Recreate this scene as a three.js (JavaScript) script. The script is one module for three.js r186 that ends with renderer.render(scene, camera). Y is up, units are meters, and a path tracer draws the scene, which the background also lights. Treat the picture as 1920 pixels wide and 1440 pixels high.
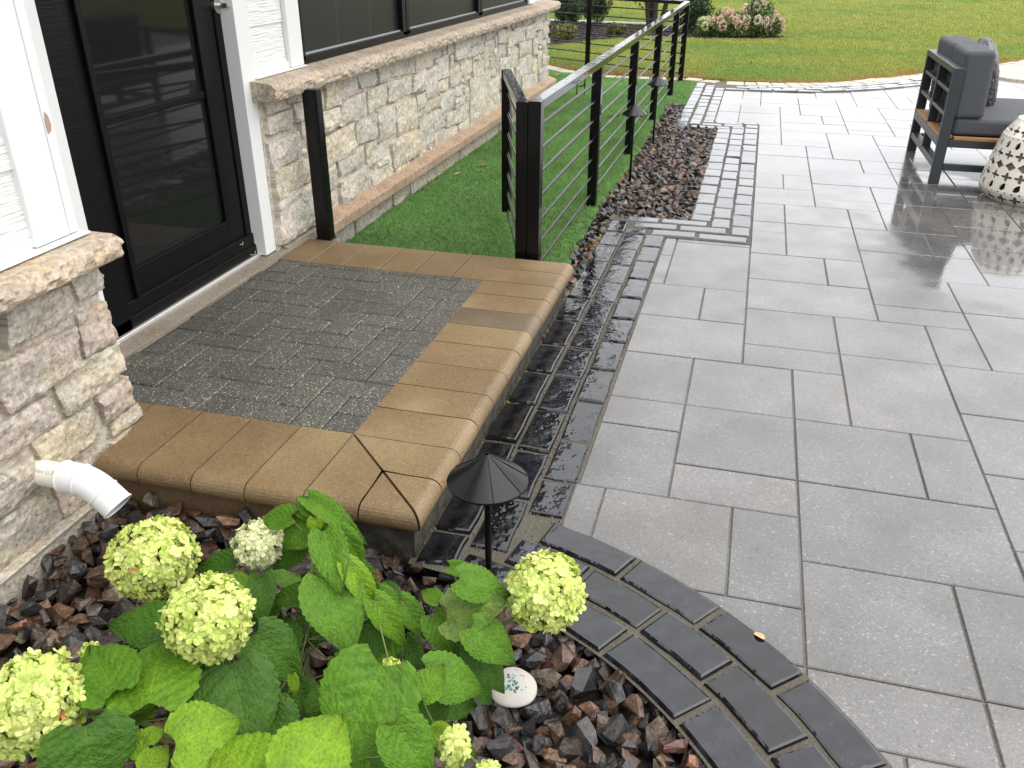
import * as THREE from 'three';
import { mergeGeometries } from 'three/addons/utils/BufferGeometryUtils.js';
import { RoundedBoxGeometry } from 'three/addons/geometries/RoundedBoxGeometry.js';
import { ConvexGeometry } from 'three/addons/geometries/ConvexGeometry.js';

// ---------------------------------------------------------------- camera, sky, sun, exposure
const scene = new THREE.Scene();
const FOCAL = 1593.03, YAW = 0.262858, PITCH = 0.483099, ROLL = 0.004233, EYE = 1.55;
const camera = new THREE.PerspectiveCamera(2 * Math.atan(720 / FOCAL) * 180 / Math.PI, 4 / 3, 0.05, 900);
camera.rotation.order = 'YXZ';
camera.position.set(0, EYE, 0);
camera.rotation.set(-PITCH, YAW, ROLL);
camera.updateMatrixWorld(true);
scene.add(camera);

const renderer = new THREE.WebGLRenderer({ antialias: true });
renderer.toneMapping = THREE.LinearToneMapping;
renderer.toneMappingExposure = 2.1;
renderer.shadowMap.enabled = true;

{ // an even overcast sky: a thin cloud deck, brighter overhead than at the horizon, faint broad cloud texture
  const W = 256, H = 128, d = new Float32Array(W * H * 4);
  const s = (x, y) => 0.5 + 0.5 * Math.sin(x * 3 + 1.7 * Math.sin(y * 5 + x * 2)) * Math.cos(y * 7 - x);
  for (let j = 0; j < H; j++) for (let i = 0; i < W; i++) {
    const el = ((j + 0.5) / H - 0.5) * Math.PI, up = Math.max(0, Math.sin(el)), a = i / W * Math.PI * 2;
    const cl = 0.95 + 0.1 * s(Math.cos(a) * 2, up * 3 + Math.sin(a));
    const L = (0.86 + 0.34 * up) * cl, k = (j * W + i) * 4;
    d[k] = L * 0.985; d[k + 1] = L; d[k + 2] = L * 1.03; d[k + 3] = 1;
  }
  const t = new THREE.DataTexture(d, W, H, THREE.RGBAFormat, THREE.FloatType);
  t.mapping = THREE.EquirectangularReflectionMapping; t.magFilter = t.minFilter = THREE.LinearFilter; t.needsUpdate = true;
  scene.background = t; scene.environment = t;
}
const sun = new THREE.DirectionalLight(0xfff4e6, 0.9);
sun.position.set(7, 14, -6); sun.target.position.set(0, 0, -4);
sun.castShadow = true; sun.shadow.radius = 120; sun.shadow.mapSize.set(2048, 2048);
Object.assign(sun.shadow.camera, { left: -14, right: 14, top: 14, bottom: -14, near: 1, far: 60 });
scene.add(sun, sun.target);

// ---------------------------------------------------------------- helpers
const V = (x, y, z) => new THREE.Vector3(x, y, z);
let SEED = 1;
const reseed = (s) => { SEED = s >>> 0; };
const rnd = () => { SEED = (SEED + 0x6D2B79F5) >>> 0; let t = SEED; t = Math.imul(t ^ (t >>> 15), t | 1); t ^= t + Math.imul(t ^ (t >>> 7), t | 61); return ((t ^ (t >>> 14)) >>> 0) / 4294967296; };
const rr = (a, b) => a + (b - a) * rnd();
const clamp = (x, a, b) => Math.min(b, Math.max(a, x)), mix = (a, b, t) => a + (b - a) * t, sstep = (a, b, x) => { const t = clamp((x - a) / (b - a), 0, 1); return t * t * (3 - 2 * t); };
const HT = new Float32Array(65536); for (let i = 0; i < 65536; i++) HT[i] = rnd();
const h3 = (x, y, z) => HT[((x * 73856093) ^ (y * 19349663) ^ (z * 83492791)) & 65535];
function noise(x, y, z = 0, px = 0) { // value noise; px > 0 repeats every px cells
  const xi = Math.floor(x), yi = Math.floor(y), zi = Math.floor(z); let u = x - xi, v = y - yi, w = z - zi; u *= u * (3 - 2 * u); v *= v * (3 - 2 * v); w *= w * (3 - 2 * w);
  let x0 = xi, x1 = xi + 1, y0 = yi, y1 = yi + 1; if (px) { x0 = ((x0 % px) + px) % px; x1 = (x0 + 1) % px; y0 = ((y0 % px) + px) % px; y1 = (y0 + 1) % px; }
  let a = h3(x0, y0, zi), b = h3(x1, y0, zi), c = h3(x0, y1, zi), d = h3(x1, y1, zi); let r = a + (b - a) * u + (c - a) * v + (a - b - c + d) * u * v;
  if (w > 0) { a = h3(x0, y0, zi + 1); b = h3(x1, y0, zi + 1); c = h3(x0, y1, zi + 1); d = h3(x1, y1, zi + 1); r += (a + (b - a) * u + (c - a) * v + (a - b - c + d) * u * v - r) * w; }
  return r * 2 - 1;
}
const fbm = (x, y, z = 0, o = 4) => { let s = 0, a = 0.5; for (let i = 0; i < o; i++) { s += a * noise(x, y, z + i * 7.3); x *= 2.03; y *= 2.03; z *= 2.03; a *= 0.5; } return s; };
const fbmT = (u, v, p, o = 4, sd = 0) => { let s = 0, a = 0.5; for (let i = 0; i < o; i++) { s += a * noise(u * p, v * p, sd + i * 11, p); p *= 2; a *= 0.5; } return s; };

// a point of the place seen in a given direction, at a known height, depth or wall plane
const CR = V(1, 0, 0).applyQuaternion(camera.quaternion), CU = V(0, 1, 0).applyQuaternion(camera.quaternion), CF = V(0, 0, -1).applyQuaternion(camera.quaternion);
const dirOf = (x, y) => CF.clone().addScaledVector(CR, (x - 960) / FOCAL).addScaledVector(CU, -(y - 720) / FOCAL);
const at = (x, y, Y = 0) => { const d = dirOf(x, y); return V(0, EYE, 0).addScaledVector(d, (Y - EYE) / d.y); };
const atZ = (x, y, z) => { const d = dirOf(x, y); return V(0, EYE, 0).addScaledVector(d, z / d.z); };

function tex(n, fn, srgb = false, tile = 1) { // fn(u, v) -> [r, g, b] 0..1, tile = metres covered
  const d = new Uint8Array(n * n * 4);
  for (let j = 0; j < n; j++) for (let i = 0; i < n; i++) { const c = fn((i + 0.5) / n, (j + 0.5) / n), k = (j * n + i) * 4; d[k] = clamp(c[0], 0, 1) * 255; d[k + 1] = clamp(c[1] ?? c[0], 0, 1) * 255; d[k + 2] = clamp(c[2] ?? c[0], 0, 1) * 255; d[k + 3] = 255; }
  const t = new THREE.DataTexture(d, n, n); t.wrapS = t.wrapT = THREE.RepeatWrapping; t.magFilter = THREE.LinearFilter; t.minFilter = THREE.LinearMipmapLinearFilter; t.generateMipmaps = true;
  if (srgb) t.colorSpace = THREE.SRGBColorSpace;
  t.repeat.set(1 / tile, 1 / tile); t.needsUpdate = true; return t;
}
const lin = (r, g, b) => new THREE.Color().setRGB(r, g, b);
const M = (color, roughness = 0.8, o = {}) => { const p = new THREE.MeshPhysicalMaterial({ roughness, ...o }); if (color.isColor) p.color.copy(color); else p.color.setRGB(...color); return p; };

const used = new Map();
const numbered = (n) => { const k = used.get(n) ?? 0; used.set(n, k + 1); return k ? n + '_' + String(k).padStart(3, '0') : n; };
const shade = (o) => { o.castShadow = o.receiveShadow = true; return o; };
function mesh(name, g, m, parent) { const o = shade(new THREE.Mesh(g, m)); o.name = name; if (parent) parent.add(o); return o; }
function thing(name, label, category, pos = [0, 0, 0], group) { const o = new THREE.Group(); o.name = numbered(name); o.position.set(...pos); o.userData = { label, category }; if (group) o.userData.group = group; scene.add(o); return o; }
function tag(o, label, category, group) { o.name = numbered(o.name); o.userData.label = label; o.userData.category = category; if (group) o.userData.group = group; scene.add(o); return o; }
function structure(name, label, category = name.replace(/_/g, ' ')) { const o = new THREE.Group(); o.name = numbered(name); o.userData = { label, category, kind: 'structure' }; scene.add(o); return o; }

function geo(pos, idx, uv) { const g = new THREE.BufferGeometry(); g.setAttribute('position', new THREE.Float32BufferAttribute(pos, 3)); if (uv) g.setAttribute('uv', new THREE.Float32BufferAttribute(uv, 2)); if (idx) g.setIndex(idx); g.computeVertexNormals(); return g; }
function boxUV(g) { // uv in metres from the dominant direction of each face
  g = g.index ? g.toNonIndexed() : g; const p = g.attributes.position, n = g.attributes.normal, uv = new Float32Array(p.count * 2);
  for (let i = 0; i < p.count; i++) { const x = Math.abs(n.getX(i)), y = Math.abs(n.getY(i)), z = Math.abs(n.getZ(i)); const [a, b] = y >= x && y >= z ? [p.getX(i), p.getZ(i)] : x >= z ? [p.getZ(i), p.getY(i)] : [p.getX(i), p.getY(i)]; uv[i * 2] = a; uv[i * 2 + 1] = b; }
  g.setAttribute('uv', new THREE.Float32BufferAttribute(uv, 2)); return g;
}
// box from min to max with a small chamfer
function box(x0, x1, y0, y1, z0, z1, r = 0.003) { const w = Math.abs(x1 - x0), h = Math.abs(y1 - y0), d = Math.abs(z1 - z0); const g = r ? new RoundedBoxGeometry(w, h, d, 1, Math.min(r, w / 2.1, h / 2.1, d / 2.1)) : new THREE.BoxGeometry(w, h, d); g.translate((x0 + x1) / 2, (y0 + y1) / 2, (z0 + z1) / 2); return boxUV(g); }
// a bar of rectangular section between two points
function bar(a, b, w, h, r = 0.003) { const d = b.clone().sub(a), L = d.length(), g = boxUV(r ? new RoundedBoxGeometry(w, h, L, 1, r) : new THREE.BoxGeometry(w, h, L)); const m = new THREE.Matrix4().lookAt(V(0, 0, 0), d, Math.abs(d.y) > 0.99 * L ? V(0, 0, 1) : V(0, 1, 0)); g.applyMatrix4(m); g.translate((a.x + b.x) / 2, (a.y + b.y) / 2, (a.z + b.z) / 2); return g; }
const rod = (a, b, r, n = 10) => new THREE.TubeGeometry(new THREE.LineCurve3(a, b), 1, r, n, false);
const capped = (a, b, r, n = 12) => { const L = a.distanceTo(b), g = new THREE.CylinderGeometry(r, r, L, n); g.applyQuaternion(new THREE.Quaternion().setFromUnitVectors(V(0, 1, 0), b.clone().sub(a).normalize())); g.translate((a.x + b.x) / 2, (a.y + b.y) / 2, (a.z + b.z) / 2); return g; };

// a slab over a convex outline [[x, z], ...], chamfered round its top, uv in metres; dy(x, z) lets the top be uneven
function slab(P, y0, y1, bevel, dy = () => 0, flat = true) {
  const n = P.length; let A = 0; for (let i = 0; i < n; i++) { const a = P[i], b = P[(i + 1) % n]; A += a[0] * b[1] - b[0] * a[1]; }
  if (A > 0) P = P.slice().reverse(); // now clockwise in (x, z), seen from above it is counter-clockwise
  const inset = (t) => P.map((p, i) => { const a = P[(i + n - 1) % n], b = P[(i + 1) % n]; const e1 = [p[0] - a[0], p[1] - a[1]], e2 = [b[0] - p[0], b[1] - p[1]], l1 = Math.hypot(...e1), l2 = Math.hypot(...e2); let nx = e1[1] / l1 + e2[1] / l2, nz = -e1[0] / l1 - e2[0] / l2; const k = nx * nx + nz * nz; const s = 2 * t / Math.max(k, 0.6); return [p[0] + nx * s, p[1] + nz * s]; });
  const rings = [[P, y0], [P, y1 - bevel]]; if (bevel) { if (!flat) rings.push([inset(bevel * 0.35), y1 - bevel * 0.3]); rings.push([inset(bevel), y1]); }
  const pos = [], uv = [];
  const put = (q, y) => { pos.push(q[0], y > y0 ? y + dy(q[0], q[1]) : y, q[1]); uv.push(q[0], q[1]); };
  for (let r = 0; r < rings.length - 1; r++) for (let i = 0; i < n; i++) { const [a, ya] = rings[r], [b, yb] = rings[r + 1], j = (i + 1) % n; for (const [q, y] of [[a[i], ya], [a[j], ya], [b[j], yb], [a[i], ya], [b[j], yb], [b[i], yb]]) put(q, y); }
  const [T, yt] = rings[rings.length - 1], c = [T.reduce((s, p) => s + p[0], 0) / n, T.reduce((s, p) => s + p[1], 0) / n];
  if (n <= 5 && flat) for (let i = 1; i < n - 1; i++) for (const q of [T[0], T[i], T[i + 1]]) put(q, yt); else for (let i = 0; i < n; i++) for (const q of [c, T[i], T[(i + 1) % n]]) put(q, yt);
  return geo(pos, null, uv);
}
const rectP = (x0, x1, z0, z1) => [[x0, z0], [x1, z0], [x1, z1], [x0, z1]];
// a weathered outline: edges of a four-cornered stone broken up a little
function wear(P, k, n = 3) { const o = []; for (let i = 0; i < P.length; i++) { const a = P[i], b = P[(i + 1) % P.length]; for (let j = 0; j < n; j++) { const t = j / n, c = j ? 1 : 0.55; let x = mix(a[0], b[0], t), z = mix(a[1], b[1], t); x += rr(-k, k) * c; z += rr(-k, k) * c; o.push([x, z]); } } return o; }
function clipP(P, f) { // keep the side of a polygon where f(x, z) >= 0 (f linear)
  const o = []; for (let i = 0; i < P.length; i++) { const a = P[i], b = P[(i + 1) % P.length], fa = f(...a), fb = f(...b); if (fa >= 0) o.push(a); if (fa * fb < 0) { const t = fa / (fa - fb); o.push([mix(a[0], b[0], t), mix(a[1], b[1], t)]); } } return o;
}
const sheet = (P, y) => { const s = new THREE.Shape(P.map(([x, z]) => new THREE.Vector2(x, -z))); const g = new THREE.ShapeGeometry(s); g.rotateX(-Math.PI / 2); g.translate(0, y, 0); return boxUV(g); };

// ---------------------------------------------------------------- materials
const fineBump = tex(512, (u, v) => [0.5 + 0.5 * fbmT(u, v, 64, 3, 3) + 0.18 * fbmT(u, v, 8, 3, 5)], false, 0.6);
const midBump = tex(512, (u, v) => [0.5 + 0.7 * fbmT(u, v, 10, 5, 21)], false, 0.5);
const paverMap = tex(1024, (u, v) => { // concrete with pale aggregate showing through
  const n = fbmT(u, v, 6, 5, 1), f = noise(u * 300, v * 300, 4, 300), q = noise(u * 250, v * 250, 9, 250); let c = 0.75 + 0.11 * n + 0.07 * f; const s = sstep(0.6, 0.84, q + 0.2 * n); c += 0.3 * s; const d = sstep(0.72, 0.9, noise(u * 150, v * 150, 14, 150)); c -= 0.14 * d; return [c, c * 0.995, c * 0.985 + 0.01 * n];
}, true, 1.1);
const graniteMap = tex(1024, (u, v) => { const f = noise(u * 340, v * 340, 2, 340), q = noise(u * 250, v * 250, 6, 250), b = noise(u * 300, v * 300, 8, 300), n = fbmT(u, v, 5, 3, 4); let c = 0.42 + 0.12 * f + 0.02 * n; c += 0.46 * sstep(0.45, 0.8, q); c -= 0.24 * sstep(0.5, 0.85, b); return [c * 1.0, c * 1.0, c * 0.955]; }, true, 0.9);
const tanMap = tex(1024, (u, v) => { const n = fbmT(u, v, 4, 5, 31), f = noise(u * 330, v * 330, 2, 330), q = noise(u * 200, v * 200, 6, 200); const c = 0.86 + 0.14 * n + 0.1 * f + 0.2 * sstep(0.6, 0.9, q) - 0.16 * sstep(0.6, 0.9, noise(u * 220, v * 220, 16, 220)); return [c, c * (0.97 + 0.04 * n), c * (0.92 + 0.08 * n)]; }, true, 0.9);
const limeMap = tex(1024, (u, v) => { const n = fbmT(u, v, 4, 6, 41), m = fbmT(u, v, 7, 4, 52), f = fbmT(u, v, 60, 3, 61), o = sstep(0.12, 0.45, fbmT(u, v, 5, 4, 77)), p = sstep(0.1, 0.4, fbmT(u, v, 6, 4, 87)); const c = 0.9 + 0.13 * n + 0.2 * f - 0.16 * sstep(0.5, 0.85, noise(u * 120, v * 120, 5, 120)) + 0.08 * sstep(0.4, 0.8, noise(u * 150, v * 150, 15, 150)); return [c * (1 + 0.008 * o + 0.015 * p), c * (0.985 - 0.008 * o - 0.008 * p + 0.006 * m), c * (0.955 - 0.05 * o - 0.008 * p + 0.015 * m)]; }, true, 0.7);
const rockMap = tex(512, (u, v) => { const n = fbmT(u, v, 5, 5, 91), f = fbmT(u, v, 30, 3, 95); const c = 0.85 + 0.4 * n + 0.25 * f; return [c, c * 0.98, c * 0.96]; }, true, 0.12);
const woodMap = tex(512, (u, v) => { const g = noise(u * 6, v * 90, 3, 90) * 0.5 + noise(u * 12, v * 200, 8, 200) * 0.3; const c = 0.75 + 0.22 * g; return [c, c * 0.94, c * 0.86]; }, true, 0.5);
const clothBump = tex(256, (u, v) => [0.5 + 0.25 * Math.sin(u * 402) + 0.25 * Math.sin(v * 402) + 0.1 * noise(u * 40, v * 40, 2, 40)], false, 0.12);
const grainBump = tex(512, (u, v) => [0.5 + 0.4 * noise(u * 5, v * 60, 3, 60) + 0.25 * noise(u * 14, v * 150, 7, 150)], false, 0.4);
// the film of rain water on the paving: wherever it stands, the surface is smooth (256 px over 16 m x 16 m, laid in metres)
const wetTex = tex(1024, (u, v) => { const x = u * 16 - 4, z = v * 16 - 14; const n = fbm(x * 1.1, z * 1.1, 3, 4), f = fbm(x * 9, z * 9, 5, 3); let r = 0.3 + 0.1 * n + 0.1 * f; const pd = Math.hypot((x - 1.75) / 1.15, (z + 5.55) / 1.75) + 0.55 * n + 0.12 * f; r = mix(0.012, r, sstep(0.72, 1.08, pd)); const fr = sstep(-5.2, -7.5, z); r = mix(r, Math.min(r, 0.2 + 0.08 * n), fr); return [r, r, r]; }, false, 16);
wetTex.offset.set(4 / 16, 14 / 16);

const stoneBump = tex(512, (u, v) => [0.5 + 0.55 * fbmT(u, v, 14, 5, 221) + 0.25 * Math.abs(fbmT(u, v, 30, 3, 225))], false, 0.5);
const paverM = [[0.192, 0.192, 0.195], [0.206, 0.202, 0.2], [0.219, 0.21, 0.203], [0.178, 0.179, 0.183], [0.202, 0.195, 0.194]].map((c) => M(c, 1, { map: paverMap, roughnessMap: wetTex, bumpMap: fineBump, bumpScale: 0.00025, clearcoat: 0.42, clearcoatRoughness: 1, clearcoatRoughnessMap: wetTex }));
const brickBump = tex(512, (u, v) => [0.5 + 0.8 * fbmT(u, v, 8, 4, 121) + 0.1 * fbmT(u, v, 40, 2, 122)], false, 0.5);
const brickRough = tex(512, (u, v) => { const n = fbmT(u, v, 12, 4, 131); const r = 0.03 + 0.13 * sstep(0.06, 0.34, n); return [r, r, r]; }, false, 0.55);
const brickM = [[0.014, 0.0155, 0.02], [0.018, 0.0195, 0.025], [0.01, 0.0105, 0.013]].map((c) => M(c, 1, { map: rockMap, roughnessMap: brickRough, bumpMap: brickBump, bumpScale: 0.0019, clearcoat: 0.18, clearcoatRoughness: 0.05 }));
const greyBrickM = [[0.09, 0.096, 0.105], [0.115, 0.121, 0.13]].map((c) => M(c, 1, { map: paverMap, roughnessMap: brickRough, bumpMap: brickBump, bumpScale: 0.0011, clearcoat: 0.3, clearcoatRoughness: 0.12 }));
const creamM = [[0.7, 0.6, 0.46], [0.65, 0.56, 0.45], [0.74, 0.64, 0.51]].map((c) => M(c, 0.5, { map: paverMap, bumpMap: fineBump, bumpScale: 0.001 }));
const sandM = M([0.095, 0.088, 0.07], 0.72, { map: tanMap, bumpMap: fineBump, bumpScale: 0.004 });
const jointM = M([0.2, 0.193, 0.183], 0.75, { map: tanMap, bumpMap: fineBump, bumpScale: 0.003 });
const soilM = M([0.018, 0.014, 0.011], 0.8, { map: rockMap, bumpMap: midBump, bumpScale: 0.01 });
const tanM = [[0.24, 0.172, 0.094], [0.25, 0.178, 0.096], [0.23, 0.164, 0.092], [0.155, 0.118, 0.078], [0.25, 0.182, 0.095]].map((c) => M(c, 0.5, { map: tanMap, bumpMap: fineBump, bumpScale: 0.0012 }));
const graniteM = [[0.5, 0.49, 0.44], [0.46, 0.455, 0.43], [0.5, 0.465, 0.425], [0.41, 0.405, 0.375]].map((c) => M(c, 0.62, { map: graniteMap, bumpMap: fineBump, bumpScale: 0.0014 }));
const stoneM = [[0.55, 0.52, 0.465], [0.58, 0.555, 0.505], [0.525, 0.5, 0.455], [0.56, 0.515, 0.43], [0.55, 0.5, 0.455], [0.5, 0.48, 0.44]].map((c) => M(c, 0.85, { map: limeMap, bumpMap: stoneBump, bumpScale: 0.0065 }));
const wallStoneM = [[0.68, 0.66, 0.61], [0.72, 0.705, 0.665], [0.65, 0.63, 0.59], [0.69, 0.65, 0.56], [0.67, 0.635, 0.6], [0.62, 0.605, 0.57]].map((c) => M(c, 0.85, { map: limeMap, bumpMap: stoneBump, bumpScale: 0.0085 }));
const mortarM = M([0.56, 0.53, 0.48], 0.9, { map: limeMap, bumpMap: fineBump, bumpScale: 0.004 });
const sillM = M([0.58, 0.5, 0.42], 0.85, { map: limeMap, bumpMap: stoneBump, bumpScale: 0.005 });
const ledgeM = M([0.5, 0.37, 0.27], 0.75, { map: limeMap, bumpMap: fineBump, bumpScale: 0.002 });
const concreteM = M([0.36, 0.33, 0.29], 0.7, { map: tanMap, bumpMap: fineBump, bumpScale: 0.003 });
const whiteM = M([0.73, 0.74, 0.73], 0.45);
const sidingM = M([0.73, 0.74, 0.72], 0.5, { bumpMap: grainBump, bumpScale: 0.0035 });
const doorM = M([0.004, 0.004, 0.0045], 0.35, { specularIntensity: 0.3, bumpMap: grainBump, bumpScale: 0.0004 });
const glassM = M([0.012, 0.0125, 0.0125], 0.04, { specularIntensity: 0.5 });
const screenM = M([0.012, 0.0125, 0.013], 0.3, { specularIntensity: 0.5 });
const steelM = M([0.6, 0.58, 0.55], 0.28, { metalness: 1 });
const ironM = M([0.004, 0.004, 0.0042], 0.16, { specularIntensity: 0.5, bumpMap: fineBump, bumpScale: 0.0002 });
const wetIronM = M([0.006, 0.006, 0.007], 0.07, { bumpMap: midBump, bumpScale: 0.0006 });
const soffitM = M([0.03, 0.027, 0.025], 0.7);
const roofM = M([0.03, 0.03, 0.032], 0.85, { bumpMap: midBump, bumpScale: 0.01 });
const aluminiumM = M([0.02, 0.0245, 0.0265], 0.38, { bumpMap: fineBump, bumpScale: 0.0002 });
const clothM = M([0.072, 0.077, 0.087], 0.9, { bumpMap: clothBump, bumpScale: 0.0012 });
const teakM = M([0.58, 0.36, 0.17], 0.55, { map: woodMap, bumpMap: grainBump, bumpScale: 0.0006 });
const ceramicM = M([0.7, 0.66, 0.58], 0.25, { clearcoat: 0.5, clearcoatRoughness: 0.1 });
const clayM = M([0.2, 0.145, 0.11], 0.8);
const hollowM = M([0.012, 0.011, 0.01], 0.9);
const pvcM = M([0.82, 0.82, 0.82], 0.3);

// ---------------------------------------------------------------- ground, lawn, beds
reseed(11);
const U = (u) => 0.0995 + 0.197 * u, W_ = (v) => -(1.63 + 0.2055 * (v + 0.00062 * v * Math.abs(v)));
const ARC = { x: -0.778, z: -0.591 };
{ // bare earth under everything, out to the horizon
  const g = structure('ground', 'dark bare earth under the beds and paving');
  mesh('earth', sheet(rectP(-400, 400, -400, 60), -0.075), soilM, g);
}
// the far edge of the patio: its inner line, from which courses are laid outwards
const farLine = new THREE.CatmullRomCurve3([[-0.31, -10.6], [0.09, -10.61], [0.65, -10.72], [0.92, -10.82], [1.33, -11.05], [1.63, -11.3], [2.3, -11.95], [3.1, -12.8], [4.2, -14.2], [6.0, -16.4]].map(([x, z]) => V(x, 0, z)));
farLine.arcLengthDivisions = 600;
const farAt = (s, off) => { const u = clamp(s / farLine.getLength(), 0, 1), p = farLine.getPointAt(u), t = farLine.getTangentAt(u); return [p.x + t.z * off, p.z - t.x * off]; };
const lawnM = M([0.16, 0.185, 0.03], 0.9, { map: rockMap });
{
  const g = structure('lawn', 'yellowish green mown lawn beyond the patio');
  const edge = []; for (let s = 8; s >= 0; s -= 0.3) edge.push(farAt(s, 0.62));
  const P = [[400, -14], [9, -14], ...edge, [-0.83, -11.38], [-1.39, -11.3], [-2.08, -11.36], [-2.6, -11.85], [-3.6, -12.9], [-6, -14], [-400, -14], [-400, -400], [400, -400]];
  mesh('lawn_soil', sheet(P, -0.012), lawnM, g);
}

// ---------------------------------------------------------------- patio of large rectangular pavers
const patio = structure('patio', 'wet grey patio of large rectangular concrete pavers');
mesh('joint_bed', sheet([[-0.39, -1.7], [0.2, -1.5], [0.5, -0.9], [0.6, 1], [9, 1], [9, -16], [-0.45, -10.75], [-0.45, -8.6], [0.09, -8.6], [0.09, -4.9], [-0.39, -4.9]], -0.0065), jointM, patio);
const LAY = [[-2.45, -2.1, 14.15, 15.7], [-2.45, -2.1, 12, 14.15], [-2.1, 0, 12, 15.4], [-2.1, 0, 15.4, 15.72], [-2.45, -1.05, 10, 12], [-1.05, 0, 10, 12], [-2.45, 0, 8, 10], [-2.45, -1, 6, 8], [-1, 1, 6, 8], [-2.45, -1, 5, 6], [-2.45, -1, 3, 5], [-1, 1, 4, 6], [-1, 1, 3, 4], [1, 2, 6, 8], [0, 2, 9, 11], [0, 2, 8, 9],
  [-2.62, -2, 1, 3], [-2, 0, 1, 3], [0, 1, 1, 3], [-1, 1, 0, 1], [1, 3, 0, 2], [1, 3, -1, 0], [1, 2, -3, -1], [2, 4, -3, -1], [1, 4, 2, 4], [3, 5, 0, 2], [3, 5, -1, 0], [4, 6, 3, 5], [4, 6, 2, 3], [4, 6, 5, 7],
  [1, 3, 4, 6], [3, 4, 4, 6], [2, 4, 6, 9], [2, 4, 9, 11], [4, 5, 9, 11], [4, 6, 7, 9], [5, 7, 9, 12], [3, 5, 11, 12], [0, 3, 11, 13], [0, 2, 13, 15], [2, 3, 13, 15], [3, 5, 12, 14], [5, 7, 12, 14], [3, 6, 14, 16], [3, 5, 16, 18], [5, 6, 16, 18], [6, 8, 14, 15], [6, 8, 15, 17], [6, 8, 17, 19], [6, 8, 19, 21], [4, 6, 18, 21], [4, 6, 21, 23], [6, 7, 21, 23],
  [0, 1, 15, 17], [0, 1, 17, 18], [1, 3, 15, 18], [0, 1, 18, 20], [1, 3, 18, 20], [3, 4, 18, 20], [2, 4, 20, 21], [0, 2, 20, 22], [2, 4, 21, 23], [0, 1, 22, 24], [1, 2, 22, 24], [2, 5, 23, 25], [0, 2, 24, 27], [2, 4, 25, 27], [4, 5, 25, 27], [0, 2, 27, 29], [2, 3, 27, 29], [0, 1, 29, 33], [3, 5, 27, 30], [1, 3, 29, 30], [1, 3, 30, 32], [3, 5, 30, 32], [1, 4, 32, 34], [1, 3, 34, 36], [3, 4, 34, 36], [-1, 1, 33, 36], [-1, 1, 36, 38], [1, 2, 36, 38], [2, 4, 36, 39],
  [-2.1, -1, 33, 35], [-2.1, -1, 35, 36], [-2.1, -1, 36, 38], [-2.1, 0, 38, 40], [0, 2, 38, 39], [0, 2, 39, 41], [2, 4, 39, 41], [-2.1, -1, 40, 42.6], [-1, 0, 40, 42.6], [0, 3, 41, 42.6], [3, 5, 41, 42], [3, 5, 42, 43.6], [4, 5, 39, 41], [5, 7, 39, 42], [4, 6, 37, 39], [4, 6, 35, 37], [4, 6, 33, 35], [4, 6, 32, 33], [5, 7, 30, 32], [5, 7, 28, 30], [6, 8, 37, 39]];
{ // what the picture does not show of the patio is laid in the same sizes
  const occ = new Set(), K = (i, j) => i * 1000 + j, U0 = -3, U1 = 22, V0 = -6, V1 = 58;
  for (const [a, b, c, d] of LAY) for (let i = Math.round(a); i < Math.round(b); i++) for (let j = Math.round(c); j < Math.round(d); j++) occ.add(K(i, j));
  const sizes = [[2, 2], [3, 2], [2, 3], [2, 1], [1, 2], [1, 1]];
  const inside = (i, j) => { const x = U(i + 0.5), z = W_(j + 0.5); if (Math.hypot(x - ARC.x, z - ARC.z) < 1.3) return false; if (j < 16) return i >= 0 || (j >= 1 && i >= -2); if (j < 33) return i >= 0; if (i < -2) return false; const pts = farLine; let ok = true; if (z < -10.55) { ok = false; for (let s = 0; s < 9; s += 0.1) { const q = farAt(s, 0); if (Math.abs(q[0] - x) < 0.12 && z > q[1] - 0.15) { ok = true; break; } } } return ok; };
  for (let j = V0; j < V1; j++) for (let i = U0; i < U1; i++) {
    if (occ.has(K(i, j)) || !inside(i, j)) continue;
    const order = sizes.slice().sort(() => rnd() - 0.5); let best = [1, 1];
    for (const [w, h] of order) { let ok = true; for (let a = 0; a < w && ok; a++) for (let b = 0; b < h && ok; b++) if (occ.has(K(i + a, j + b)) || !inside(i + a, j + b)) ok = false; if (ok) { best = [w, h]; break; } }
    for (let a = 0; a < best[0]; a++) for (let b = 0; b < best[1]; b++) occ.add(K(i + a, j + b));
    LAY.push([i, i + best[0], j, j + best[1]]);
  }
}
for (const [a, b, c, d] of LAY) {
  let P = rectP(U(a) + 0.0026, U(b) - 0.0026, W_(c) - 0.0026, W_(d) + 0.0026);
  const cx = (U(a) + U(b)) / 2, cz = (W_(c) + W_(d)) / 2, dx = cx - ARC.x, dz = cz - ARC.z, r = Math.hypot(dx, dz);
  if (r < 2.2 && cz < -0.5) P = clipP(P, (x, z) => (x - ARC.x) * dx / r + (z - ARC.z) * dz / r - 1.36);
  if (P.length < 3) continue;
  const tx = rr(-0.0015, 0.0015), tz = rr(-0.0015, 0.0015);
  const g = slab(P, -0.05, rr(-0.0012, 0.0012), 0.003, (x, z) => (x - cx) * tx + (z - cz) * tz);
  mesh('paver', g, paverM[Math.floor(rnd() * paverM.length)], patio);
}

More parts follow.
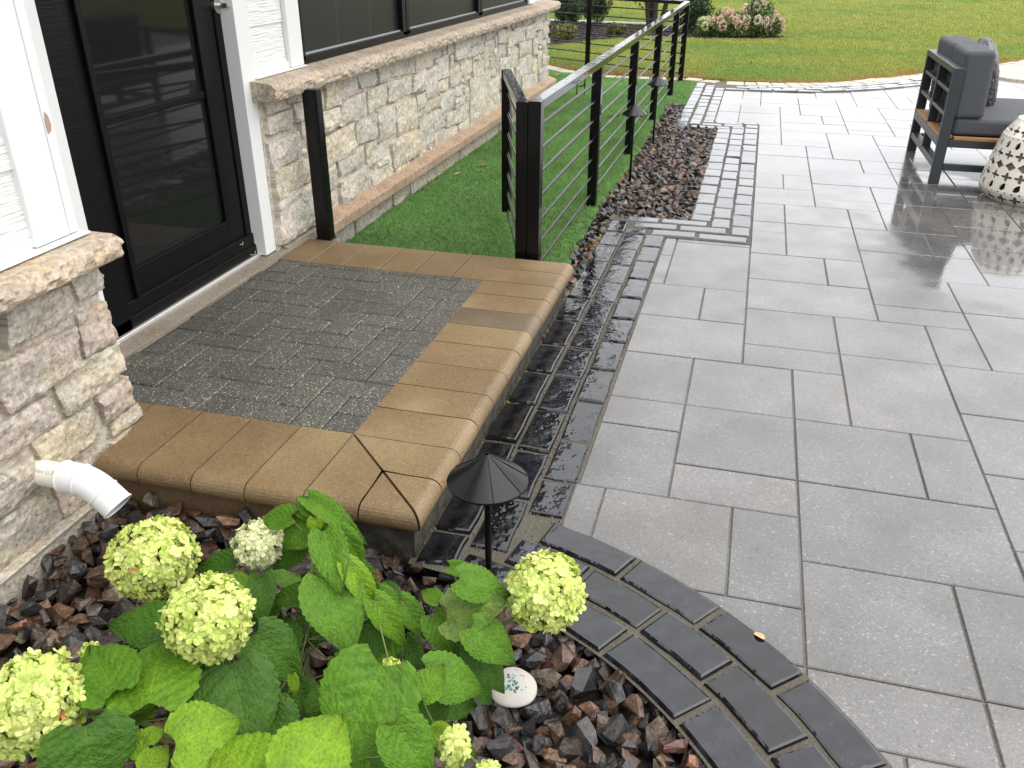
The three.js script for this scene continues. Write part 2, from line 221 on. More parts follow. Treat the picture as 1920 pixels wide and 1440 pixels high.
// ---------------------------------------------------------------- three-course borders of dark tumbled cobbles
const border = structure('cobble_border', 'wet black cobble border edging the grey patio', 'border');
const cobble = (P, m, up = 0.012, k = 0.0035, parent = border) => { const t = rr(-0.02, 0.02), s = rr(-0.02, 0.02), c = P[0]; mesh('cobble', slab(wear(P, k), -0.05, up + rr(-0.002, 0.003), 0.009, (x, z) => (x - c[0]) * t + (z - c[1]) * s, false), m[Math.floor(rnd() * m.length)], parent); };
const run = (x0, x1, z0, z1, alongZ, L, first, m, up) => { // a straight course; first = where its first joint falls
  const a0 = alongZ ? z0 : x0, a1 = alongZ ? z1 : x1, J = [a0]; for (let s = a0 + first; s < a1 - 0.05; s += L * rr(0.93, 1.07)) J.push(s); J.push(a1);
  for (let i = 0; i + 1 < J.length; i++) { const g = 0.0085; cobble(alongZ ? rectP(x0, x1, J[i] + g, J[i + 1] - g) : rectP(J[i] + g, J[i + 1] - g, z0, z1), m, up); }
};
{
  mesh('mortar_bed', sheet([[-0.765, -5.24], [-0.765, -1.73], [-0.63, -1.715], [-0.6, -1.73], [-0.386, -1.9], [-0.386, -4.87], [0.098, -4.87], [0.098, -8.6], [-0.312, -8.6], [-0.312, -10.6], [-0.67, -11.05], [-0.67, -8.225], [-0.275, -8.225], [-0.275, -5.24]], 0.003), sandM, border);
  // alongside the step
  run(-0.744, -0.634, -5.115, -1.735, true, 0.272, 0.24, brickM);
  run(-0.62, -0.51, -4.985, -1.835, true, 0.272, 0.12, brickM);
  run(-0.496, -0.391, -4.868, -2.035, true, 0.272, 0.21, brickM);
  // first jog to the right
  run(-0.7, -0.16, -5.225, -5.132, false, 0.265, 0.25, greyBrickM);
  run(-0.6, -0.038, -5.105, -5.01, false, 0.265, 0.27, greyBrickM);
  run(-0.478, 0.084, -4.985, -4.885, false, 0.265, 0.27, greyBrickM);
  // along the wide bed
  run(-0.27, -0.15, -8.215, -5.24, true, 0.238, 0.2, greyBrickM);
  run(-0.142, -0.03, -8.335, -5.12, true, 0.238, 0.1, greyBrickM);
  run(-0.022, 0.09, -8.465, -5.0, true, 0.238, 0.16, greyBrickM);
  // second jog, back to the left
  run(-0.54, -0.153, -8.335, -8.232, false, 0.265, 0.25, greyBrickM);
  run(-0.43, -0.036, -8.455, -8.35, false, 0.265, 0.2, greyBrickM);
  run(-0.31, 0.086, -8.58, -8.475, false, 0.265, 0.26, greyBrickM);
  run(-0.662, -0.557, -11.02, -8.235, true, 0.238, 0.2, greyBrickM);
  run(-0.54, -0.436, -10.85, -8.35, true, 0.238, 0.1, greyBrickM);
  run(-0.42, -0.318, -10.66, -8.475, true, 0.238, 0.16, greyBrickM);
}
{ // grit and specks of moss lying in the joints and along the foot of the step
  const G = new THREE.IcosahedronGeometry(0.0035, 0), S = []; reseed(17); while (S.length < 2600) { const x = rnd() < 0.3 ? rr(-0.765, -0.735) : rr(-0.77, -0.386), z = rr(-5.1, -1.75); S.push([x, 0.004, z, rr(0.5, 1.6), rr(0, 6), 0.6]); }
  const grit = new THREE.InstancedMesh(G, M([1, 1, 1], 0.7), S.length), d = new THREE.Object3D(), c = new THREE.Color(); S.forEach((s, i) => { d.position.set(s[0], s[1], s[2]); d.scale.setScalar(s[3]); d.updateMatrix(); grit.setMatrixAt(i, d.matrix); const k = rr(0.5, 1.8); const moss = s[0] < -0.735 && noise(s[2] * 5, 3) > 0.35; c.setRGB(...(moss ? [0.16 * k, 0.19 * k, 0.03] : [0.1 * k, 0.09 * k, 0.07 * k])); grit.setColorAt(i, c); }); grit.name = 'grit'; grit.userData.kind = 'stuff'; border.add(grit);
}
{ // the curve round the planting bed
  const arc = structure('curved_border', 'wet black cobbles laid in a curve round the planting bed', 'border');
  const pt = (r, a) => [ARC.x + r * Math.sin(a), ARC.z - r * Math.cos(a)];
  const bed = []; for (let a = 0.2; a <= 2.2; a += 0.06) bed.push(pt(1.472, a)); for (let a = 2.2; a >= 0.1; a -= 0.06) bed.push(pt(1.105, a));
  mesh('mortar_bed', sheet(bed, 0.0045), sandM, arc);
  const courses = [[1.113, 1.224, 0.13, 0.25], [1.24, 1.349, 0.215, 0.235], [1.363, 1.466, 0.25, 0.268]];
  for (const [r0, r1, a0, L] of courses) for (let a = a0; a < 2.2;) {
    const w = L * rr(0.94, 1.06) / ((r0 + r1) / 2), g = 0.0075 / r1, P = [], n = 4;
    for (let i = 0; i <= n; i++) P.push(pt(r1, a + g + (w - 2 * g) * i / n)); for (let i = n; i >= 0; i--) P.push(pt(r0, a + g + (w - 2 * g) * i / n));
    const t = rr(-0.012, 0.012), s = rr(-0.012, 0.012), Q = P.map(([x, z]) => [x + rr(-0.0022, 0.0022), z + rr(-0.0022, 0.0022)]);
    mesh('cobble', slab(Q, -0.05, 0.014 + rr(-0.002, 0.002), 0.008, (x, z) => (x - P[0][0]) * t + (z - P[0][1]) * s, false), brickM[Math.floor(rnd() * 3)], arc);
    a += w;
  }
}
{ // far edge: three grey courses, then a row of cream stones against the lawn
  const b = structure('lawn_edging', 'grey and cream stone edging curving between patio and lawn', 'edging');
  const bed = []; for (let s = 0; s < 8.2; s += 0.2) bed.push(farAt(s, -0.02)); for (let s = 8.2; s >= 0; s -= 0.2) bed.push(farAt(s, 0.66));
  mesh('mortar_bed', sheet([[-0.4, -10.62], ...bed, [-0.68, -11.3], [-0.68, -10.9]], 0.002), sandM, b);
  for (let k = 0; k < 3; k++) for (let s = k * 0.13 - 0.02; s < 7.5; s += 0.285) { const o = 0.015 + k * 0.128; cobble([farAt(s + 0.008, o), farAt(s + 0.277, o), farAt(s + 0.277, o + 0.108), farAt(s + 0.008, o + 0.108)], greyBrickM, 0.012, 0.003, b); }
  for (let s = -0.0; s < 7.5; s += 0.205) cobble([farAt(s + 0.006, 0.405), farAt(s + 0.199, 0.405), farAt(s + 0.199, 0.63), farAt(s + 0.006, 0.63)], creamM, 0.012, 0.003, b);
  const L = new THREE.CatmullRomCurve3([[-0.42, -11.15], [-0.83, -11.27], [-1.39, -11.2], [-2.0, -11.25], [-2.55, -11.7], [-3.4, -12.7]].map(([x, z]) => V(x, 0, z)));
  for (let i = 0; i < 17; i++) { const p = L.getPointAt(i / 17 + 0.003), q = L.getPointAt((i + 1) / 17 - 0.003), n = V(q.z - p.z, 0, p.x - q.x).normalize().multiplyScalar(0.1); cobble([[p.x - n.x, p.z - n.z], [q.x - n.x, q.z - n.z], [q.x + n.x, q.z + n.z], [p.x + n.x, p.z + n.z]], creamM, 0.015, 0.003, b); }
}

// ---------------------------------------------------------------- entry step
reseed(21);
const TOP = 0.18, NX = -1.067, NZ = -2.067, FZ = -3.467, DEEP = 0.35;
{
  const st = thing('entry_step', 'low entry step with tan bullnose coping round grey herringbone pavers', 'step', [0, 0, 0]);
  // coping: profile by distance d from the inner edge; a half round nose
  const prof = (d0) => { const md = d0 < 0.1 ? [0.1, 0.17, 0.24] : [0.24]; const p = [[d0, TOP - 0.07], ...md.map((d) => [d, TOP - 0.07]), [DEEP - 0.035, TOP - 0.07]]; for (let a = -80; a <= 90; a += 17) p.push([DEEP - 0.035 + 0.035 * Math.cos(a * Math.PI / 180), TOP - 0.035 + 0.035 * Math.sin(a * Math.PI / 180)]); for (const d of md.slice().reverse()) p.push([d, TOP]); p.push([d0, TOP]); return p; };
  const coping = (map, d0, s0, s1) => { // s0(d), s1(d): where the two ends lie
    const P = prof(d0), n = P.length, pos = [], uv = [], acc = [0]; for (let i = 1; i < n; i++) acc.push(acc[i - 1] + Math.hypot(P[i][0] - P[i - 1][0], P[i][1] - P[i - 1][1])); const e = rr(0, 0.0015), K = 3, o = rr(0, 5); const put = (i, k) => { const [d, y] = P[i], s = mix(s0(d), s1(d), k / K), q = map(d, s); pos.push(q[0], y - e + 0.0006 * noise(q[0] * 40, q[1] * 40, y * 40), q[1]); uv.push(acc[i] + o, s); };
    for (let k = 0; k < K; k++) for (let i = 0; i < n; i++) { const j = (i + 1) % n; put(i, k); put(j, k); put(j, k + 1); put(i, k); put(j, k + 1); put(i, k + 1); }
    for (const k of [0, K]) for (let i = 1; i < n - 1; i++) { put(0, k); put(i, k); put(i + 1, k); }
    let g = geo(pos, null, uv); return g;
  };
  const right = (d, s) => [NX + d, s], near = (d, s) => [s, NZ + d];
  const g = 0.0022, c = (v) => () => v;
  const stone = (gm, i) => mesh('coping_stone', gm, tanM[i ?? Math.floor(rnd() * 3)], st);
  const J = [-3.79, -3.64, -3.467, -3.31, -3.136, -2.969, -2.79, -2.604, -2.422, -2.2497, -2.067];
  for (let i = 0; i + 1 < J.length; i++) stone(coping(right, 0, c(J[i] + g), c(J[i + 1] - g)), i === 4 ? 3 : [1, 0, 4][i % 3]);
  const mr = (d) => NZ + d - 0.003, mn = (d) => NX + d - 0.003, half = 0.17;
  stone(coping(right, 0.004, c(NZ + g), (d) => Math.min(mr(d), NZ + half) - g), 4);
  stone(coping(right, half + 0.006, (d) => NZ + half + g, (d) => mr(d) - g), 1);
  stone(coping(near, 0.004, c(NX + g), (d) => Math.min(mn(d), NX + half) - g), 4);
  stone(coping(near, half + 0.006, (d) => NX + half + g, (d) => mn(d) - g), 0);
  const JN = [-1.96, -1.782, -1.598, -1.42, -1.2476, NX];
  for (let i = 0; i + 1 < JN.length; i++) stone(coping(near, 0, i ? (i === 1 ? (d) => Math.max(JN[1] + g, d > 0.1 ? -1.742 : -9) : c(JN[i] + g)) : c(JN[0]), i ? c(JN[i + 1] - g) : (d) => (d > 0.1 ? JN[0] + 0.001 : JN[1] - g)), [2, 0, 1, 0, 4][i]);
  // far row of flat stones
  const JF = [-2.1, -1.94, -1.769, -1.582, -1.412, -1.2255, NX];
  for (let i = 0; i + 1 < JF.length; i++) stone(slab(rectP(JF[i] + g, JF[i + 1] - g, -3.79, FZ - g), TOP - 0.07, TOP - rr(0, 0.0015), 0.003), [0, 2, 0, 1, 0, 1][i]);
  // herringbone of grey pavers, 113 mm by 226 mm
  const w = 0.1131;
  for (let i = -12; i < 12; i++) for (let j = -16; j < 16; j++) {
    const d = (((i + j) % 4) + 4) % 4; let r = null;
    if (d === 0) r = [i, i + 2, j, j + 1]; else if (d === 2) r = [i, i + 1, j, j + 2];
    if (!r) continue;
    const x0 = Math.max(NX + r[0] * w, -2.1), x1 = Math.min(NX + r[1] * w, NX), z0 = Math.max(NZ - r[3] * w, FZ), z1 = Math.min(NZ - r[2] * w, NZ);
    if (x1 - x0 < 0.02 || z1 - z0 < 0.02) continue;
    const t = rr(-0.006, 0.006), s = rr(-0.006, 0.006);
    mesh('paver', slab(rectP(x0 + 0.0018, x1 - 0.0018, z0 + 0.0018, z1 - 0.0018), TOP - 0.06, TOP - rr(0, 0.0025), 0.0042, (x, z) => (x - x0) * t + (z - z0) * s), graniteM[Math.floor(rnd() * 4)], st);
  }
  mesh('core', box(-2.14, NX + 0.02, -0.06, TOP - 0.012, -3.785, NZ + 0.02, 0), M([0.05, 0.047, 0.042], 0.8), st);
  mesh('riser', box(NX + 0.02, -0.752, -0.06, TOP - 0.0705, -3.78, -1.757, 0.004), M([0.06, 0.056, 0.042], 0.65, { map: rockMap, bumpMap: midBump, bumpScale: 0.008 }), st);
  mesh('riser', box(-1.735, NX + 0.018, -0.06, TOP - 0.0705, NZ + 0.03, -1.759, 0.004), M([0.2, 0.14, 0.085], 0.55, { map: tanMap, bumpMap: midBump, bumpScale: 0.004 }), st);
}

// ---------------------------------------------------------------- house
reseed(31);
const house = thing('house', 'house with pale limestone base, white siding, black door and windows', 'house');
const FACE = -2.155; // face of the mortar on the long wall
const wallStone = (parent, X, s0, s1, y0, y1, deep, m, fine) => { // a rock-faced stone on a wall that runs along -z and faces +x
  const nx = fine ? clamp(Math.round((s1 - s0) / 0.011), 8, 30) : clamp(Math.round((s1 - s0) / 0.03), 5, 16), ny = fine ? clamp(Math.round((y1 - y0) / 0.011), 5, 16) : clamp(Math.round((y1 - y0) / 0.028), 4, 9), pos = [], uv = [], idx = [], q = rr(0, 100), tl = rr(-0.25, 0.25), tv = rr(-0.25, 0.25), J = Math.min(0.014, (s1 - s0) * 0.09, (y1 - y0) * 0.14), cor = []; for (let i = 0; i < 8; i++) cor.push(rr(-J, J));
  const amp = fine ? 0.011 : 0.011, Q = [];
  for (let j = 0; j <= ny; j++) for (let i = 0; i <= nx; i++) {
    const u = i / nx, v = j / ny; let s = mix(s0, s1, u), y = mix(y0, y1, v); s += mix(mix(cor[0], cor[1], u), mix(cor[2], cor[3], u), v); y += mix(mix(cor[4], cor[5], u), mix(cor[6], cor[7], u), v);
    const ed = i === 0 || i === nx || j === 0 || j === ny; if (ed) { s += 0.007 * fbm(s * 40 + q, y * 40, 1, 2); y += 0.007 * fbm(s * 40, y * 40 + q, 2, 2); } else { s += rr(-0.3, 0.3) * (s1 - s0) / nx; y += rr(-0.3, 0.3) * (y1 - y0) / ny; }
    let d = deep * (1 + tl * (u - 0.5) + tv * (v - 0.5)) + amp * fbm(s * 9 + q, y * 16, q, 4) * 1.7 + amp * 0.5 * Math.abs(noise(s * 20 + q * 2, y * 34, 3)) - amp * 0.3;
    if (ed) d *= rr(0.7, 0.95); Q.push([X + Math.max(d, 0.003), y, -s, s + q, y + q * 0.7]);
  }
  const put = (k, back) => { const p = Q[k]; pos.push(back ? X - 0.02 : p[0], p[1], p[2]); uv.push(p[3], p[4]); }, N = nx + 1;
  for (let j = 0; j < ny; j++) for (let i = 0; i < nx; i++) { const a = j * N + i; for (const k of [a, a + 1, a + N + 1, a, a + N + 1, a + N]) put(k); }
  const rim = []; for (let i = 0; i < nx; i++) rim.push(i); for (let j = 0; j < ny; j++) rim.push(j * N + nx); for (let i = nx; i > 0; i--) rim.push(ny * N + i); for (let j = ny; j > 0; j--) rim.push(j * N);
  rim.forEach((a, i) => { const b = rim[(i + 1) % rim.length]; put(a, 1); put(b, 1); put(b); put(a, 1); put(b); put(a); });
  return mesh('stone', geo(pos, null, uv), m, parent);
};
{ // long stone wall: stones read from the wall near the door, then laid in the same manner
  const wall = new THREE.Group(); wall.name = 'stone_wall'; house.add(wall);
  mesh('mortar', box(-2.3, FACE, -0.05, 0.9, -9.4, -3.56, 0), M([0.64, 0.62, 0.57], 0.9, { map: limeMap, bumpMap: fineBump, bumpScale: 0.004 }), wall);
  const S = [[4.183, 4.348, .76, .885], [4.356, 4.614, .775, .885], [4.622, 4.894, .785, .885], [4.873, 5.032, .79, .885], [5.038, 5.265, .793, .884], [5.283, 5.498, .778, .885], [5.51, 5.83, .775, .885], [4.117, 4.332, .635, .752], [4.344, 4.69, .635, .765], [4.712, 5.0, .65, .775], [5.017, 5.28, .65, .77], [5.3, 5.425, .66, .765], [5.438, 5.65, .655, .765], [5.672, 5.895, .585, .76], [5.911, 6.15, .575, .665], [6.175, 6.41, .585, .71], [6.29, 6.62, .745, .885], [6.64, 7.05, .735, .795], [6.435, 6.7, .615, .721], [4.117, 4.51, .475, .625], [4.53, 4.815, .505, .622], [4.835, 5.12, .46, .632], [5.149, 5.49, .435, .625], [5.51, 5.66, .48, .63], [5.68, 5.94, .48, .56], [5.955, 6.25, .43, .56], [6.26, 6.5, .414, .484], [6.06, 6.52, .305, .415], [5.82, 6.04, .335, .461], [4.11, 4.245, .33, .46], [4.269, 4.61, .38, .485], [4.635, 4.79, .335, .49], [4.81, 5.0, .305, .44], [5.03, 5.5, .25, .415], [5.53, 5.8, .25, .465], [5.82, 6.32, .205, .315], [6.339, 6.6, .215, .289], [4.262, 4.65, .215, .36], [4.69, 4.99, .215, .295], [4.11, 4.245, .215, .315], [6.64, 7.2, .215, .57],
    [3.598, 3.785, .83, .885], [3.795, 3.951, .84, .888], [3.585, 3.83, .735, .82], [3.85, 3.95, .755, .83], [3.585, 3.87, .58, .715], [3.89, 4.09, .66, .735], [3.585, 3.93, .45, .56], [3.585, 3.96, .205, .43], [3.96, 4.16, .76, .88], [3.97, 4.1, .575, .645], [3.955, 4.1, .46, .56]];
  const res = 0.02, NXc = Math.ceil((9.38 - 3.57) / res), NYc = Math.ceil((0.885 - 0.21) / res), occ = new Uint8Array(NXc * NYc);
  const mark = (a, b, c, d) => { for (let i = Math.floor((a - 3.57) / res); i < (b - 3.57) / res; i++) for (let j = Math.floor((c - 0.21) / res); j < (d - 0.21) / res; j++) if (i >= 0 && j >= 0 && i < NXc && j < NYc) occ[j * NXc + i] = 1; };
  for (const [a, b, c, d] of S) mark(a, b, c, d);
  const free = (i0, i1, j0, j1) => { if (i1 > NXc || j1 > NYc) return false; for (let i = i0; i < i1; i++) for (let j = j0; j < j1; j++) if (occ[j * NXc + i]) return false; return true; };
  for (const [a, b, c, d] of [[9, 17, 6, 9], [7, 12, 4, 8], [5, 9, 4, 6], [3, 6, 2, 4], [2, 3, 2, 3]]) for (let j = 0; j < NYc; j++) for (let i = 0; i < NXc; i++) {
    if (occ[j * NXc + i]) continue; const w = Math.round(rr(a, b)), h = Math.round(rr(c, d)); if (!free(i, i + w, j, j + h)) continue;
    const r = [3.57 + i * res, 3.57 + (i + w) * res, 0.21 + j * res, 0.21 + (j + h) * res]; mark(...r); S.push([r[0] + 0.006, r[1] - 0.006, r[2] + 0.006, r[3] - 0.006]);
  }
  for (const [a, b, c, d] of S) wallStone(wall, FACE, a, b, c, Math.min(d, 0.888), rr(0.012, 0.036), wallStoneM[Math.floor(rnd() * 6)]);
}
// a moulding swept along a wall that runs along -z; profile [d, y, rough]; s from s0 to s1
function moulding(X, prof, s0, s1, m, name, parent, step = 0.03, amp = 0.012) {
  const n = Math.round((s1 - s0) / step), pos = [], uv = [], idx = [], P = prof.length;
  for (let k = 0; k <= n; k++) { const s = mix(s0, s1, k / n); let acc = 0; for (let i = 0; i < P; i++) { const [d, y, q] = prof[i]; if (i) acc += Math.hypot(d - prof[i - 1][0], y - prof[i - 1][1]); const a = q * amp; pos.push(X + d + a * (fbm(s * 38, y * 80, 2, 4) * 1.7 - 0.2), y + a * 0.5 * fbm(s * 11, d * 30, 9, 3), -s); uv.push(s, acc); } }
  for (let k = 0; k < n; k++) for (let i = 0; i < P - 1; i++) { const a = k * P + i; idx.push(a, a + P, a + P + 1, a, a + P + 1, a + 1); }
  for (const [k, f] of [[0, 0], [n, 1]]) for (let i = 1; i < P - 1; i++) f ? idx.push(k * P, k * P + i + 1, k * P + i) : idx.push(k * P, k * P + i, k * P + i + 1);
  const g = geo(pos, idx, uv); g.deleteAttribute('normal'); const h = g.toNonIndexed(); h.computeVertexNormals(); return mesh(name, boxUV(h), m, parent);
}
moulding(-2.15, [[-0.06, 0.899, 0], [0.09, 0.898, 0.05], [0.1, 0.9, 0.45], [0.108, 0.913, 0.9], [0.112, 0.926, 1], [0.114, 0.938, 1], [0.112, 0.95, 1], [0.106, 0.961, 0.9], [0.096, 0.97, 0.5], [0.08, 0.975, 0.06], [-0.06, 0.986, 0]], 3.52, 9.47, sillM, 'window_sill', house, 0.012, 0.008);
moulding(-2.15, [[-0.03, 0.145, 0], [0.088, 0.145, 0.02], [0.092, 0.15, 0.04], [0.092, 0.198, 0.04], [0.086, 0.206, 0.06], [0.0, 0.236, 0.2], [-0.03, 0.24, 0]], 3.97, 9.45, ledgeM, 'base_ledge', house, 0.1, 0.008);
moulding(-2.15, [[-0.03, 0.145, 0], [0.03, 0.145, 0.02], [0.03, 0.19, 0.04], [-0.03, 0.215, 0]], 3.6, 3.97, concreteM, 'base_ledge', house, 0.06, 0.008);
{ // footing course under the ledge
  let s = 3.8; while (s < 9.4) { const w = rr(0.18, 0.42); wallStone(house, FACE - 0.005, s, Math.min(s + w - 0.012, 9.4), 0.0, 0.138, 0.03, stoneM[Math.floor(rnd() * 6)]).name = 'footing_stone'; s += w; }
}
{ // nearer bay on the left: large stones, a rock-faced cap, lap siding
  const X = -1.775, bay = new THREE.Group(); bay.name = 'stone_wall'; house.add(bay);
  mesh('mortar', box(-2.3, X, -0.08, 0.735, -1.93, 1.6, 0), mortarM, bay);
  const S = [[1.836, 1.94, .635, .715, 1], [1.572, 1.805, .615, .71, 2], [1.815, 1.945, .48, .605, 4], [1.5, 1.785, .455, .585, 4], [1.68, 1.95, .355, .465, 0], [1.35, 1.655, .33, .435, 4], [1.82, 1.965, .245, .345, 4], [1.56, 1.785, .215, .335, 3], [1.835, 1.975, .185, .235, 3], [1.28, 1.53, .2, .31, 0], [1.58, 1.81, .065, .185, 4], [1.33, 1.555, .06, .18, 0], [1.2, 1.47, .46, .71, 1], [0.9, 1.18, .42, .7, 0], [0.95, 1.3, .2, .4, 4], [0.9, 1.3, .05, .18, 2], [1.83, 1.96, .08, .17, 0]];
  for (const [a, b, c, d, m] of S) wallStone(bay, X, a, b, c, d, rr(0.014, 0.028), stoneM[m], true);
  mesh('footing', box(-2.2, X + 0.045, -0.08, 0.055, -1.97, 1.6, 0.01), mortarM, bay);
  moulding(-1.78, [[-0.06, 0.725, 0], [0.07, 0.727, 0.05], [0.08, 0.731, 0.4], [0.089, 0.741, 0.8], [0.093, 0.752, 1], [0.093, 0.763, 1], [0.09, 0.774, 1], [0.083, 0.784, 0.9], [0.074, 0.792, 0.5], [0.06, 0.797, 0.06], [-0.5, 0.802, 0]], -0.6, 1.975, sillM, 'wall_cap', house, 0.008, 0.0105);
  // siding boards: rough sawn, each lapped over the one below
  let y = 0.86; const boards = (x, z0, z1, top, y0, nm) => { for (let yy = y0; yy < top; yy += 0.178) { const g = new THREE.BufferGeometry(), b = 0.012, t = 0.003, h = Math.min(0.2, top - yy); const P = [[x - 0.02, yy], [x + b, yy], [x + b - 0.0015, yy + 0.004], [x + t, yy + h], [x - 0.02, yy + h]]; const pos = [], uv = []; const put = (p, z) => { pos.push(p[0], p[1], z); uv.push(z, p[1] * 1 + p[0]); }; for (let i = 0; i < 5; i++) { const p = P[i], q = P[(i + 1) % 5]; put(p, z0); put(p, z1); put(q, z1); put(p, z0); put(q, z1); put(q, z0); } mesh('siding_board', geo(pos, null, uv), sidingM, house); } };
  boards(-1.815, 1.6, -1.772, 2.7, 0.845);
  mesh('siding_starter', box(-1.83, -1.806, 0.808, 0.846, -1.775, 1.6, 0.002), whiteM, house);
  mesh('corner_board', box(-1.84, -1.792, 0.812, 2.7, -1.898, -1.772, 0.003), whiteM, house);
  mesh('corner_board', box(-1.84, -1.793, 0.812, 2.7, -1.934, -1.901, 0.003), whiteM, house);
  mesh('flashing', box(-1.84, -1.77, 0.8025, 0.809, -1.95, 1.6, 0.001), whiteM, house);
  // bare wood where the paint has flaked off the corner board
  const c = [[0, 0], [0.012, 0.006], [0.017, 0.02], [0.013, 0.045], [0.004, 0.056], [-0.002, 0.03]].map(([a, b]) => new THREE.Vector2(a, b)); const sg = new THREE.ExtrudeGeometry(new THREE.Shape(c), { depth: 0.0012, bevelEnabled: false }); sg.rotateY(Math.PI / 2); sg.translate(-1.7925, 1.085, -1.906);
  mesh('paint_chip', sg, M([0.36, 0.27, 0.19], 0.9), house);
  mesh('wall_core', box(-2.6, -1.835, 0.7, 2.75, -1.93, 1.6, 0), whiteM, house);
  mesh('wall_core', box(-2.6, -2.29, 0, 2.75, -3.6, -1.9, 0), whiteM, house);
  mesh('wall_core', box(-2.6, -2.225, 0.88, 2.75, -9.4, -3.58, 0), whiteM, house);
  boards(-2.195, -3.57, -3.915, 2.7, 0.843, 1);
  mesh('siding_starter', box(-2.22, -2.175, 0.986, 1.022, -3.92, -3.57, 0.002), whiteM, house);
  mesh('flashing', box(-2.22, -2.15, 0.985, 0.992, -4.05, -3.57, 0.001), whiteM, house);
  mesh('window_trim', box(-2.22, -2.162, 0.993, 2.4, -4.045, -3.918, 0.003), whiteM, house);
  mesh('window_trim', box(-2.22, -2.162, 0.993, 2.4, -8.8, -8.62, 0.003), whiteM, house);
  mesh('window_trim', box(-2.22, -2.162, 2.3, 2.45, -8.9, -3.95, 0.003), whiteM, house);
  // door casings
  mesh('door_casing', box(-2.26, -2.16, 0.19, 2.4, -3.584, -3.47, 0.004), whiteM, house).position.z = -0.0;
  mesh('door_casing', box(-2.26, -2.18, 0.19, 2.4, -2.395, -2.28, 0.004), whiteM, house);
  mesh('door_casing', box(-2.26, -2.16, 2.3, 2.42, -3.62, -2.3, 0.004), whiteM, house);
  // roof with a wide dark eave
  const P = [[-1.5, 2.72], [-1.5, 2.9], [-5.2, 4.75], [-8.9, 2.9], [-8.9, 2.72]], sh = new THREE.Shape(P.map(([a, b]) => new THREE.Vector2(a, b))); const rg = new THREE.ExtrudeGeometry(sh, { depth: 12.5, bevelEnabled: false }); rg.translate(0, 0, -9.95);
  mesh('roof', boxUV(rg), roofM, house); mesh('soffit', box(-2.6, -1.51, 2.7, 2.718, -9.9, 2.5, 0), soffitM, house); mesh('gutter', box(-1.5, -1.4, 2.76, 2.88, -9.95, 2.55, 0.02), soffitM, house);
}
{ // full-glass storm door in a black frame
  const d = new THREE.Group(); d.name = 'door'; house.add(d); const X = -2.24;
  const F = (n, x0, x1, y0, y1, s0, s1, m = doorM) => mesh(n, box(x0, x1, y0, y1, -s1, -s0, 0.004), m, d);
  F('frame', X - 0.04, X + 0.03, 0.185, 2.3, 2.396, 2.54); F('frame', X - 0.04, X + 0.012, 0.185, 2.3, 2.54, 2.612); F('frame', X - 0.04, X + 0.014, 0.185, 2.3, 3.428, 3.5); F('frame', X - 0.04, X + 0.03, 0.185, 2.3, 3.5, 3.552);
  F('hinge_rail', X - 0.02, X + 0.03, 0.3, 2.28, 2.6, 2.628);
  F('stile', X - 0.03, X + 0.004, 0.25, 2.28, 2.618, 2.66); F('stile', X - 0.03, X + 0.006, 0.25, 2.28, 3.297, 3.425); F('top_rail', X - 0.03, X + 0.004, 2.2, 2.3, 2.62, 3.425);
  F('bottom_rail', X - 0.03, X + 0.005, 0.25, 0.405, 2.62, 3.425); F('bottom_rail', X - 0.03, X + 0.022, 0.24, 0.3, 2.52, 3.54); F('mid_rail', X - 0.03, X - 0.004, 0.942, 0.972, 2.65, 3.3);
  F('sill', X - 0.03, X + 0.03, 0.186, 0.245, 2.41, 3.55, doorM); F('threshold', X + 0.028, X + 0.046, 0.183, 0.2, 2.41, 3.55, M([0.75, 0.75, 0.74], 0.3, { metalness: 0.6 }));
  F('pane', X - 0.022, X - 0.014, 0.4, 0.945, 2.65, 3.3, glassM); F('pane', X - 0.022, X - 0.016, 0.97, 2.21, 2.65, 3.3, glassM);
  // lever handle
  const h = new THREE.Group(); h.name = 'handle'; d.add(h); const hy = 1.295, hz = -3.455;
  mesh('rose', capped(V(X + 0.006, hy, hz), V(X + 0.022, hy, hz), 0.033, 28), steelM, h);
  mesh('lever', mergeGeometries([capped(V(X + 0.02, hy, hz), V(X + 0.058, hy, hz), 0.011, 16), new THREE.TubeGeometry(new THREE.CatmullRomCurve3([V(X + 0.056, hy, hz + 0.004), V(X + 0.06, hy - 0.006, hz - 0.03), V(X + 0.06, hy + 0.004, hz - 0.065), V(X + 0.062, hy + 0.006, hz - 0.1), V(X + 0.068, hy - 0.002, hz - 0.118)]), 24, 0.0088, 10)]), steelM, h);
  // scraps of straw blown against the door
  for (const [y, z, l] of [[0.215, -3.4, 0.05], [0.29, -3.33, 0.025]]) mesh('straw', new THREE.TubeGeometry(new THREE.CatmullRomCurve3([V(X + 0.034, y, z), V(X + 0.04, y - 0.008, z - l * 0.5), V(X + 0.035, y + 0.004, z - l)]), 8, 0.001, 5), M([0.6, 0.56, 0.45], 0.8), d);
}
